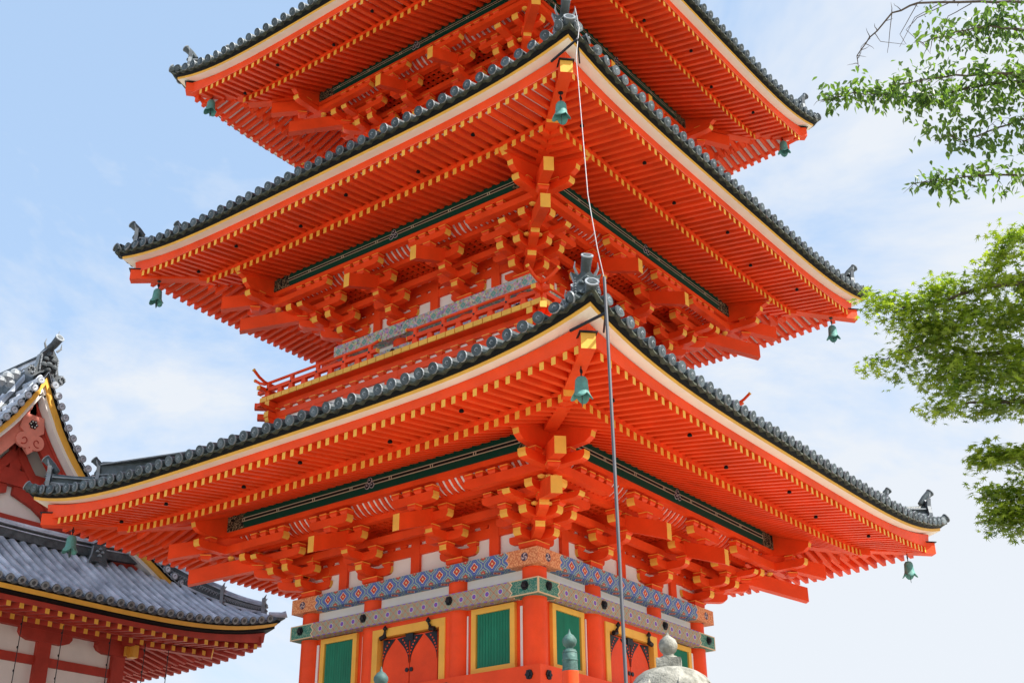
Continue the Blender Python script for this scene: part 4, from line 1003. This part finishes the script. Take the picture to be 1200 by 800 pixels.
# main ridge with lion-face end tile
b = MB(); yr0 = GY+.25
b.box(HX-.26, HX+.26, yr0, YB-4, 8.0, 8.42, 0); b.box(HX-.20, HX+.20, yr0+.01, YB-4, 8.42, 8.70, 1); b.box(HX-.25, HX+.25, yr0+.02, YB-4, 8.70, 8.75, 0); b.tube([(HX, yr0, 8.80), (HX, YB-4, 8.80)], .12, 10, 1)
for j in range(60): y = yr0+.15+j*.17; b.tube([(HX-.21, y+.07*math.cos(x), 8.5+.07*math.sin(x)) for x in lin(0, math.pi, 4)], .014, 4, 2, False)
b.build('main_ridge', [HTD, HTL, TIM], HALL)
b = MB()
shp = [(-.62,-.30),(-.72,-.12),(-.60,.02),(-.42,-.02),(-.36,.20),(-.34,.50),(-.20,.66),(-.10,.80),(.10,.80),(.20,.66),(.34,.50),(.36,.20),(.42,-.02),(.60,.02),(.72,-.12),(.62,-.30),(.42,-.32),(.22,-.12),(0,-.02),(-.22,-.12),(-.42,-.32)]
b.prism([(HX+x*.85, GY+.02, 8.32+y*.85) for x, y in shp], (0, .16, 0), 0, side=2)
for x, y, r in ((-.13,.38,.08),(.13,.38,.08),(0,.20,.10),(-.18,.16,.09),(.18,.16,.09),(0,.02,.08),(0,.56,.10)): b.lathe([(r,-r*.6),(r*1.15,0),(r*.8,r*.6),(.005,r)], (HX+x*.9, GY-.0, 8.32+y*.85), 10, 0)
for s in (-1, 1):
    for i in range(10): b.lathe([(.02,-.02),(.032,0),(.02,.02)], (HX+s*.85*(.30+.0*i), GY-.01, 8.32+.85*(-.04+i*.055)), 6, 2)
    for i in range(7): a = i*.75; b.lathe([(.02,-.02),(.03,0),(.02,.02)], (HX+s*.85*(.56+.10*math.cos(a)), GY-.01, 8.32+.85*(-.15+.10*math.sin(a))), 6, 2)
    b.tube([(HX+s*.17, GY, 8.95), (HX+s*.26, GY-.05, 9.06), (HX+s*.24, GY-.08, 9.2)], [.04, .03, .006], 6, 2)
b.tube([(HX, GY+.4, 8.92), (HX, GY-.1, 9.08), (HX, GY-.32, 9.22)], [.10, .11, .12], 12, 0); b.tube([(HX, GY-.32, 9.22), (HX, GY-.345, 9.235)], .135, 14, 2, True, 2); b.disc((HX, GY-.345, 9.235), (0,-1,.5), .09, .006, 12, 0)
b.tube([(HX, GY-.2, 9.25), (HX, GY-.25, 9.45)], [.02, .008], 6, 2)
b.build('ridge_end_ornament', [HTD, HTL, TIM], HALL)
b = MB()   # carved crouching beast and clouds beside the ridge end
for dx, dz, r in ((-.75,-.25,.17),(-.95,-.42,.19),(-1.12,-.58,.16),(-1.32,-.62,.13),(-.85,-.55,.14),(-1.5,-.8,.12)): b.lathe([(r*.5,-r*.9),(r,-r*.2),(r*.9,r*.4),(r*.3,r*.9)], (HX+dx, GY+.35, 8.3+dz), 9, 0)
b.build('carved_ridge_figure', [TIM], HALL)
# ridge along the gable's foot, with its end ornament
b = MB(); zb0 = 3.62
pts = [(HX+x, GY+.35, zb0+.30+.012*x*x) for x in lin(-4.6, 4.9, 14)]
for p, q in zip(pts, pts[1:]):
    b.beam(Vector(p)-Vector((0,0,.22)), Vector(q)-Vector((0,0,.22)), .34, .28, 0); b.beam(p, q, .40, .04, 1); b.beam(Vector(p)-Vector((0,0,.12)), Vector(q)-Vector((0,0,.12)), .38, .025, 1)
b.tube([(p[0], p[1], p[2]+.07) for p in pts], .085, 8, 1); b.build('gable_foot_ridge', [HTD, HTL], HALL)
b = MB(); ox = -2.85; oy = GY-.02; oz = 3.55
b.beam((ox, GY+.3, oz+.12), (ox, oy, oz), .26, .34, 0)
b.prism([(ox+x, oy-.05, oz+z) for x, z in [(-.30,-.20),(-.22,.05),(-.2,.28),(0,.36),(.2,.28),(.22,.05),(.30,-.20),(.1,-.12),(-.1,-.12)]], (0, -.08, 0), 0, side=2)
for x, z, r in ((-.08,.14,.05),(.08,.14,.05),(0,.03,.06),(0,.22,.05)): b.lathe([(r,-r*.6),(r*1.1,0),(.005,r)], (ox+x, oy-.14, oz+z), 8, 2)
b.tube([(ox, oy+.3, oz+.32), (ox+.05, oy-.15, oz+.42), (ox+.12, oy-.35, oz+.52)], .085, 12, 0); b.tube([(ox+.12, oy-.35, oz+.52), (ox+.125, oy-.37, oz+.53)], .11, 14, 2, True, 2)
b.build('ridge_end_ornament', [HTD, HTL, TIM], HALL)
# hip ridges at the front corners
for s in (-1, 1):
    cx = XR if s > 0 else 2*HX-XR; b = MB()
    def hp(d, z=0): return Vector((cx-s*d, HY+d, zlow(d, 1-d/HWd)+z))
    def rdg(d0, d1, h0, h1, w):
        dd = lin(d0, d1, 8)
        for i in range(8):
            ha = h0+(h1-h0)*i/8; hb_ = h0+(h1-h0)*(i+1)/8
            b.beam(hp(dd[i], ha/2), hp(dd[i+1], hb_/2), w, (ha+hb_)/2, 0); b.beam(hp(dd[i], ha), hp(dd[i+1], hb_), w+.08, .04, 1); b.beam(hp(dd[i], .06), hp(dd[i+1], .06), w+.06, .06, 1)
            for j in range(3):
                f = (j+.5)/3; d = dd[i]+(dd[i+1]-dd[i])*f
                for q in (-1, 1):
                    cp = hp(d, (ha+hb_)/4)+Vector((q*s*.7, q*.7, 0))*(w/2+.005)
                    b.tube([cp+Vector((-s*.7,.7,0))*.07*math.cos(x)+Vector((0,0,.08*math.sin(x))) for x in lin(0, math.pi, 5)], .014, 4, 2, False)
        b.tube([hp(d, h0+(h1-h0)*i/8+.06) for i, d in enumerate(dd)], .09, 8, 1)
        o_ = Vector((s*.7071, -.7071, 0)); sd_ = Vector((.7071, s*.7071, 0)); P = hp(d0, h0*.3)
        b.prism([P+sd_*x+Vector((0,0,z)) for x, z in [(-.26,-.2),(-.2,.1),(-.24,.34),(-.1,.42),(.1,.42),(.24,.34),(.2,.1),(.26,-.2)]], o_*.1, 0, side=2)
        for x, z in ((-.1,.2),(.1,.2),(0,.06),(-.15,-.05),(.15,-.05)): b.lathe([(.05,-.04),(.06,0),(.01,.06)], P+sd_*x+o_*.12+Vector((0,0,z)), 8, 2)
        for x in (-1, 1): b.tube([P+sd_*x*.16+o_*.05+Vector((0,0,.36)), P+sd_*x*.24+o_*.12+Vector((0,0,.48))], [.04, .01], 6, 2)
    rdg(.35, 1.15, .26, .34, .28); rdg(1.2, 2.6, .42, .50, .32)
    b.tube([hp(.2, .03), hp(-.06, .03), hp(-.16, .07)], .10, 12, 1)
    b.build('hip_ridge', [HTD, HTL, TIM], HALL)

# wires hanging from the hall eave
for i, (x, z1, lab) in enumerate([(-5.30, 1.35, 'leftmost thin dark chain under the hall eave, left of the red post'), (-4.15, 1.33, 'second thin dark chain from the left under the hall eave'),
                            (-2.72, 1.32, 'third thin dark chain under the hall eave, over the white plaster between two posts'), (-1.62, 1.30, 'thin dark chain hanging beside the right corner post of the hall'),
                            (-.85, 1.25, 'rightmost short thin chain hanging under the red rafters of the hall corner')]):
    b = MB(); y = 11.0 + i*.0
    b.tube([(x, y, z1), (x-.06, y-.02, -4.9)], .011, 6)
    for zz in lin(-4.5, z1-.2, 10): b.lathe([(.012,-.03),(.022,0),(.012,.03)], (x-.03, y-.01, zz), 6)
    tag(b.build('hanging_chain', IRN), lab, 'chain', 'thin chains hanging from the hall eave')

# ------------------------------------------------------------------ railing finials and stone lantern
def finial_post(loc, label, m):
    x, y, z = loc   # z: tip of the finial
    t = thing('railing_post', (x, y, -4.9), label, 'post')
    b = MB(); b.lathe([(.003,0),(.012,-.03),(.02,-.06),(.055,-.085),(.088,-.13),(.092,-.165),(.075,-.21),(.045,-.235),(.045,-.25),(.075,-.262),(.092,-.29),(.094,-.30),(.088,-.305),(.092,-.31),(.094,-.38),(.100,-.385),(.100,-.40),(.094,-.405),(.096,-.50),(.102,-.505),(.102,-.53)][::-1], (x, y, z), 24)
    b.build('onion_finial', m, t, smooth=True)
    b = MB(); b.lathe([(.105,-4.9-z),(.105,-.53)], (x, y, z), 24); b.build('post_shaft', ORA, t, smooth=True)
finial_post((-9.23, -8.16, -2.42), 'vermilion railing post with weathered green bronze onion finial, in front of the pagoda corner', VEM)
finial_post((-10.65, -6.29, -2.87), 'railing post with a dark green onion finial in front of the left pagoda doors', VED)
t = thing('stone_lantern', (-11.05, -10.65, -4.9), 'weathered grey stone lantern with onion jewel top in front of the pagoda', 'stone lantern')
lx, ly, lz = -11.05, -10.65, -3.14
b = MB(); b.lathe([(.004,0),(.018,-.03),(.045,-.05),(.078,-.075),(.095,-.115),(.095,-.15),(.08,-.19),(.055,-.215),(.055,-.235),(.085,-.245),(.10,-.275)][::-1], (lx, ly, lz), 24); b.build('jewel', STO, t, smooth=True)
b = MB(); b.T = Matrix.Translation((lx, ly, lz)) @ Matrix.Rotation(.5, 4, 'Z'); b.box(-.125, .125, -.125, .125, -.37, -.272); b.build('jewel_base', STO, t)
b = MB(); seg = 48; vs = []
prof = [(.13, -.365), (.20, -.375), (.27, -.40), (.34, -.45), (.39, -.52), (.42, -.60), (.425, -.68), (.36, -.70), (.2, -.70)]
for r, z in prof:
    for k in range(seg):
        a = 2*math.pi*k/seg; f = abs(((a-.9)/(math.pi/3)) % 1-.5)*2   # 1 on the six ribs
        rr = r*(1+.05*max(0, f-.75)*4*min(1, (r-.13)/.2)); vs.append((lx+rr*math.cos(a), ly+rr*math.sin(a), lz+z+.02*f*(r > .4)))
b.add(vs, [(i*seg+k, i*seg+(k+1) % seg, (i+1)*seg+(k+1) % seg, (i+1)*seg+k) for i in range(len(prof)-1) for k in range(seg)] + [tuple(range(seg))])
b.build('lantern_roof', STO, t, smooth=True)
b = MB()
for a_ in (.9+math.pi/3*i for i in range(6)):   # carved ridge-end horns of the roof
    d = Vector((math.cos(a_), math.sin(a_), 0)); n_ = Vector((-d.y, d.x, 0)); P = Vector((lx, ly, lz))
    b.prism([P+d*.28+Vector((0,0,-.43)), P+d*.40+n_*.08+Vector((0,0,-.56)), P+d*.45+n_*.09+Vector((0,0,-.66)), P+d*.46+Vector((0,0,-.60)), P+d*.45-n_*.09+Vector((0,0,-.66)), P+d*.40-n_*.08+Vector((0,0,-.56))], d*.03)
b.build('roof_horn', STO, t)
b = MB(); b.lathe([(.17,-1.76),(.24,-1.74),(.26,-1.62),(.14,-1.5),(.12,-1.2),(.15,-1.18),(.22,-1.08),(.24,-1.0),(.24,-.96)], (lx, ly, lz), 12); b.build('pedestal', STO, t)
b = MB()
for i in range(6):
    a = math.pi/3*i; b.box(lx+.18*math.cos(a)-.035, lx+.18*math.cos(a)+.035, ly+.18*math.sin(a)-.035, ly+.18*math.sin(a)+.035, lz-.97, lz-.70)
b.build('fire_box', STO, t)

# ------------------------------------------------------------------ trees
def limb(b, pts, r0, r1):
    pts = [Vector(p) for p in pts]; out = []
    for i in range(len(pts)-1):
        for j in range(3): out.append(pts[i].lerp(pts[i+1], j/3)+Vector([random.uniform(-1, 1) for _ in range(3)])*min(.012, r0*.35)*(1 if (i or j) else 0))
    out.append(pts[-1]); n = len(out); b.tube(out, [r0+(r1-r0)*(i/(n-1))**.8 for i in range(n)], 7); return out
def twigs(b, qs, n, L):
    for q in qs:
        for _ in range(n):
            d = Vector((random.uniform(-1, 1), random.uniform(-1, 1), random.uniform(-.4, .6))).normalized(); p = q.copy(); pts = [p.copy()]
            for j in range(4): d = (d+Vector((random.gauss(0,.25), random.gauss(0,.25), -.12+random.gauss(0,.15)))).normalized(); p = p+d*L/4*random.uniform(.7, 1.2); pts.append(p.copy())
            b.tube(pts, [.0045, .004, .003, .0022, .001], 4)
def leaf_mesh(kind):
    if kind == 0:   # pointed oval, folded
        return [(0,0,0),(.21,.28,.05),(.23,.56,.05),(0,1.08,-.10),(-.23,.56,.05),(-.21,.28,.05),(0,.5,-.03)], [(0,1,6),(1,2,6),(2,3,6),(3,4,6),(4,5,6),(5,0,6)]
    pts = [(0,0,0)]; 
    for i, (a, r) in enumerate([(-150,.35),(-115,.22),(-85,.75),(-62,.28),(-38,.95),(-18,.33),(0,1.1),(18,.33),(38,.95),(62,.28),(85,.75),(115,.22),(150,.35)]):
        a = math.radians(a); pts.append((r*math.sin(a), r*math.cos(a)*1.0+.0, -.10*r*r))
    return pts, [(0, i, i+1) for i in range(1, 13)]
def foliage(name, m, parent, spots, kind, size):
    """spots: list of (point, count, spread xyz)"""
    V, Fc = leaf_mesh(kind); vs = []; fs = []; tone = []
    for P, n, sp in spots:
        cl = random.random()
        for _ in range(n):
            c = Vector(P)+Vector((random.gauss(0, sp[0]), random.gauss(0, sp[1]), random.gauss(0, sp[2])))
            s = size*random.uniform(.65, 1.2); yaw = random.uniform(0, 6.283)
            if kind == 0: M = Matrix.Rotation(yaw, 3, 'Z') @ Matrix.Rotation(random.gauss(-.75, .5), 3, 'X') @ Matrix.Rotation(random.gauss(0, .6), 3, 'Y')
            else: M = Matrix.Rotation(yaw, 3, 'Z') @ Matrix.Rotation(random.gauss(-.25, .35), 3, 'X') @ Matrix.Rotation(random.gauss(0, .35), 3, 'Y')
            b0 = len(vs); t_ = min(1, max(0, .5*cl+.5*random.random()+random.gauss(0, .1)))
            for v in V: vs.append(tuple(c+M @ (Vector(v)*s))); tone.append(t_)
            fs += [tuple(b0+j for j in f) for f in Fc]
    me = bpy.data.meshes.new(name); me.from_pydata(vs, [], fs); me.materials.append(m); a = me.attributes.new('tone', 'FLOAT', 'POINT'); a.data.foreach_set('value', tone); me.update()
    o = bpy.data.objects.new(name, me); COL.objects.link(o); hook(o, parent); return o
right = Vector((Rv.x, Rv.y, 0)).normalized(); fwd = Vector((Fv.x, Fv.y, 0)).normalized()
def scatter_along(pts, step, n, sp, off=.12, start=0.):
    out = []; pts = [Vector(p) for p in pts]; tot = sum((q-p).length for p, q in zip(pts, pts[1:])); d = 0
    for p, q in zip(pts, pts[1:]):
        L = (q-p).length; k = max(1, int(L/step))
        for i in range(k):
            f = (i+random.random())/k
            if (d+f*L)/tot < start: continue
            out.append((p.lerp(q, f)+Vector([random.gauss(0, off) for _ in range(3)]), n, sp))
        d += L
    return out
def crown_extra(parent, c, r, n, top):
    """rest of the crown, round the trunk head"""
    out = []
    for i in range(n):
        d = Vector((random.gauss(0,1), random.gauss(0,1), random.gauss(0,.7))).normalized(); p = Vector(c)+Vector((d.x*r, d.y*r, d.z*r*.7))*random.uniform(.35, 1)
        out.append((p, 26, (.10,.10,.06)))
        if i % 6 == 0:
            b = MB(); limb(b, [top, Vector(top).lerp(p, .5)+Vector((0,0,.12)), p], .03, .004); b.build('branch', BRK, parent)
    return out
CH = thing('cherry_tree', (-10.9, -17.2, -4.9), 'tree with drooping pointed green leaves reaching in at the upper right', 'tree')
B = {
 'B1': [(-12.27,-16.27,.96),(-12.65,-15.54,1.34),(-12.78,-15.23,1.43),(-12.98,-14.75,1.54),(-13.02,-14.52,1.51),(-12.98,-14.28,1.38),(-12.95,-14.12,1.28),(-12.89,-14.10,1.19)],
 'B1e': [(-12.9,-14.95,1.50),(-12.98,-14.7,1.40),(-12.92,-14.6,1.33),(-12.9,-14.5,1.22)], 'B1f': [(-12.98,-14.28,1.38),(-13.02,-14.2,1.30),(-12.98,-14.15,1.22)], 'B1g': [(-12.8,-15.15,1.44),(-12.86,-14.95,1.36),(-12.8,-14.85,1.26),(-12.74,-14.8,1.2)],
 'B1a': [(-13.02,-14.52,1.51),(-12.89,-14.41,1.32),(-12.85,-14.37,1.25)], 'B1b': [(-12.98,-14.75,1.54),(-12.89,-14.52,1.36),(-12.82,-14.54,1.28)],
 'B1c': [(-12.99,-14.33,1.41),(-12.93,-14.35,1.34),(-12.83,-14.53,1.28)], 'B1d': [(-12.87,-15.04,1.49),(-12.91,-14.70,1.44),(-12.89,-14.58,1.38),(-12.75,-14.68,1.23)],
 'B2': [(-12.41,-16.23,.62),(-12.76,-15.51,.98),(-12.88,-15.27,1.08),(-12.95,-15.01,1.09),(-13.01,-14.73,1.08)],
 'B3': [(-12.05,-16.15,.62),(-12.33,-15.35,.87),(-12.41,-15.13,.92),(-12.52,-14.83,.98),(-12.61,-14.56,1.01),(-12.67,-14.34,1.01)],
 'B4': [(-11.81,-16.09,.61),(-12.13,-15.30,.93),(-12.22,-15.04,.97),(-12.29,-14.75,.98),(-12.37,-14.46,.99),(-12.51,-14.21,1.06),(-12.66,-13.95,1.12),(-12.75,-13.69,1.10)],
 'B5': [(-12.01,-16.04,.16),(-12.30,-15.26,.43),(-12.33,-15.05,.42),(-12.37,-14.76,.39),(-12.44,-14.64,.45)],
 'B6': [(-11.62,-15.93,.07),(-11.82,-15.07,.19),(-11.94,-14.74,.26),(-12.04,-14.39,.29),(-12.11,-14.18,.31)]}
b = MB(); tk = limb(b, [(-10.9,-17.2,-4.9),(-11.0,-17.1,-2.5),(-11.1,-17.0,-.8),(-11.4,-16.9,.4),(-11.7,-16.9,1.4)], .22, .10)
b.build('trunk', BRK, CH, smooth=True)
for nm, r in (('B1', .010), ('B1a', .004), ('B1b', .004), ('B1c', .004), ('B1d', .005), ('B1e', .004), ('B1f', .003), ('B1g', .005), ('B2', .010), ('B3', .013), ('B4', .013), ('B5', .009), ('B6', .009)):
    b = MB(); pts = B[nm]
    if len(nm) == 2: pts = [min(tk, key=lambda q: (q-Vector(pts[0])).length)] + pts
    sk = limb(b, pts, r*(1.9 if len(nm) == 2 else 1), .003 if len(nm) == 2 else .0018)
    if nm == 'B1': twigs(b, sk[8:], 1, .10)
    if not nm.startswith('B1'):
        twigs(b, sk[4:], 2, .15)
    b.build('branch', BRK, CH)
sp_ = []
sp_ += scatter_along(B['B2'], .045, 5, (.06,.06,.05), .07, .35); sp_ += scatter_along(B['B3'], .03, 5, (.06,.06,.05), .085, .3)
sp_ += scatter_along(B['B4'], .024, 6, (.055,.055,.045), .055, .28); sp_ += scatter_along(B['B5'], .03, 5, (.06,.06,.05), .07, .3); sp_ += scatter_along(B['B6'], .03, 5, (.055,.055,.04), .05, .3)
sp_ += scatter_along([(-12.2,-15.5,.72),(-12.33,-15.05,.68),(-12.40,-14.70,.66),(-12.45,-14.45,.72)], .04, 5, (.06,.06,.05), .08)
sp_ += scatter_along([(-12.1,-15.9,.35),(-12.1,-15.4,.22),(-12.1,-15.1,.30)], .04, 5, (.06,.06,.05), .1); sp_ += scatter_along([(-12.5,-15.9,1.0),(-12.6,-15.4,1.15),(-12.7,-15.1,1.2)], .06, 5, (.07,.07,.05), .1)
sp_ += scatter_along([(-12.75,-15.6,1.15),(-12.83,-15.15,1.22),(-12.90,-14.85,1.2)], .04, 5, (.06,.06,.05), .07)
sp_ = [(p, n+5, s) for p, n, s in sp_]+[(p, 14, q) for p, n, q in crown_extra(CH, (-11.2,-17.9,2.3), 1.25, 60, (-11.7,-16.9,1.4))]
foliage('foliage', LF1, CH, sp_, 0, .076)
MPT = thing('maple_tree', (-11.6, -16.9, -4.9), 'maple with dense small star shaped bright green leaves at the right edge', 'tree')
M_ = {'M1': [(-12.41,-16.12,-1.87),(-12.82,-15.10,-1.34),(-12.91,-14.80,-1.32),(-12.96,-14.54,-1.36),(-13.01,-14.27,-1.41),(-13.15,-14.05,-1.28)],
 'M2': [(-12.08,-15.98,-2.20),(-12.45,-14.91,-1.74),(-12.56,-14.55,-1.71),(-12.70,-14.27,-1.57),(-12.78,-13.92,-1.65)],
 'M3': [(-12.41,-15.99,-2.46),(-12.68,-14.89,-2.26),(-12.78,-14.60,-2.21),(-12.86,-14.29,-2.23)],
 'M4': [(-12.23,-15.90,-2.71),(-12.47,-14.76,-2.62),(-12.54,-14.53,-2.58),(-12.57,-14.40,-2.60)],
 'M5': [(-11.97,-15.81,-2.89),(-12.18,-14.61,-2.96),(-12.24,-14.35,-2.99)]}
b = MB(); tk = limb(b, [(-11.6,-16.9,-4.9),(-11.7,-16.8,-3.6),(-11.8,-16.7,-2.6),(-12.0,-16.6,-1.6),(-12.3,-16.5,-.9)], .18, .05); b.build('trunk', BRK, MPT, smooth=True)
sp_ = []
for nm in M_:
    b = MB(); sk = limb(b, [min(tk, key=lambda q: (q-Vector(M_[nm][0])).length)]+M_[nm], .035, .004)
    twigs(b, sk[5:], 2, .13)
    b.build('branch', BRK, MPT)
sp_ += scatter_along(M_['M1'], .022, 12, (.07,.07,.035), .085, .30); sp_ += scatter_along(M_['M2'], .018, 12, (.07,.07,.035), .09, .26); sp_ += scatter_along(M_['M3'], .025, 12, (.07,.07,.03), .06, .3)
sp_ += scatter_along([(-12.6,-15.5,-1.5),(-12.7,-14.9,-1.52),(-12.8,-14.6,-1.5),(-12.9,-14.2,-1.48)], .02, 12, (.07,.07,.035), .08)
sp_ += scatter_along([(-12.5,-15.4,-1.95),(-12.6,-14.9,-1.98),(-12.65,-14.5,-1.95),(-12.75,-14.25,-1.85)], .02, 12, (.07,.07,.035), .08)
sp_ += scatter_along([(-12.9,-15.6,-.95),(-12.95,-15.2,-1.02),(-12.95,-14.9,-1.16)], .03, 12, (.07,.07,.035), .06)
sp_ += scatter_along(M_['M4'], .02, 13, (.06,.06,.025), .05, .45); sp_ += scatter_along(M_['M5'], .014, 13, (.055,.055,.04), .06, .42)
sp_ += scatter_along([(-12.1,-15.2,-2.72),(-12.25,-14.6,-2.78),(-12.3,-14.4,-2.82)], .02, 12, (.05,.05,.035), .05)
sp_ = [(p, int(n*2.4), s) for p, n, s in sp_]+crown_extra(MPT, (-11.9,-17.5,-.5), .9, 50, (-12.3,-16.5,-.9))
foliage('foliage', LF2, MPT, sp_, 1, .052)
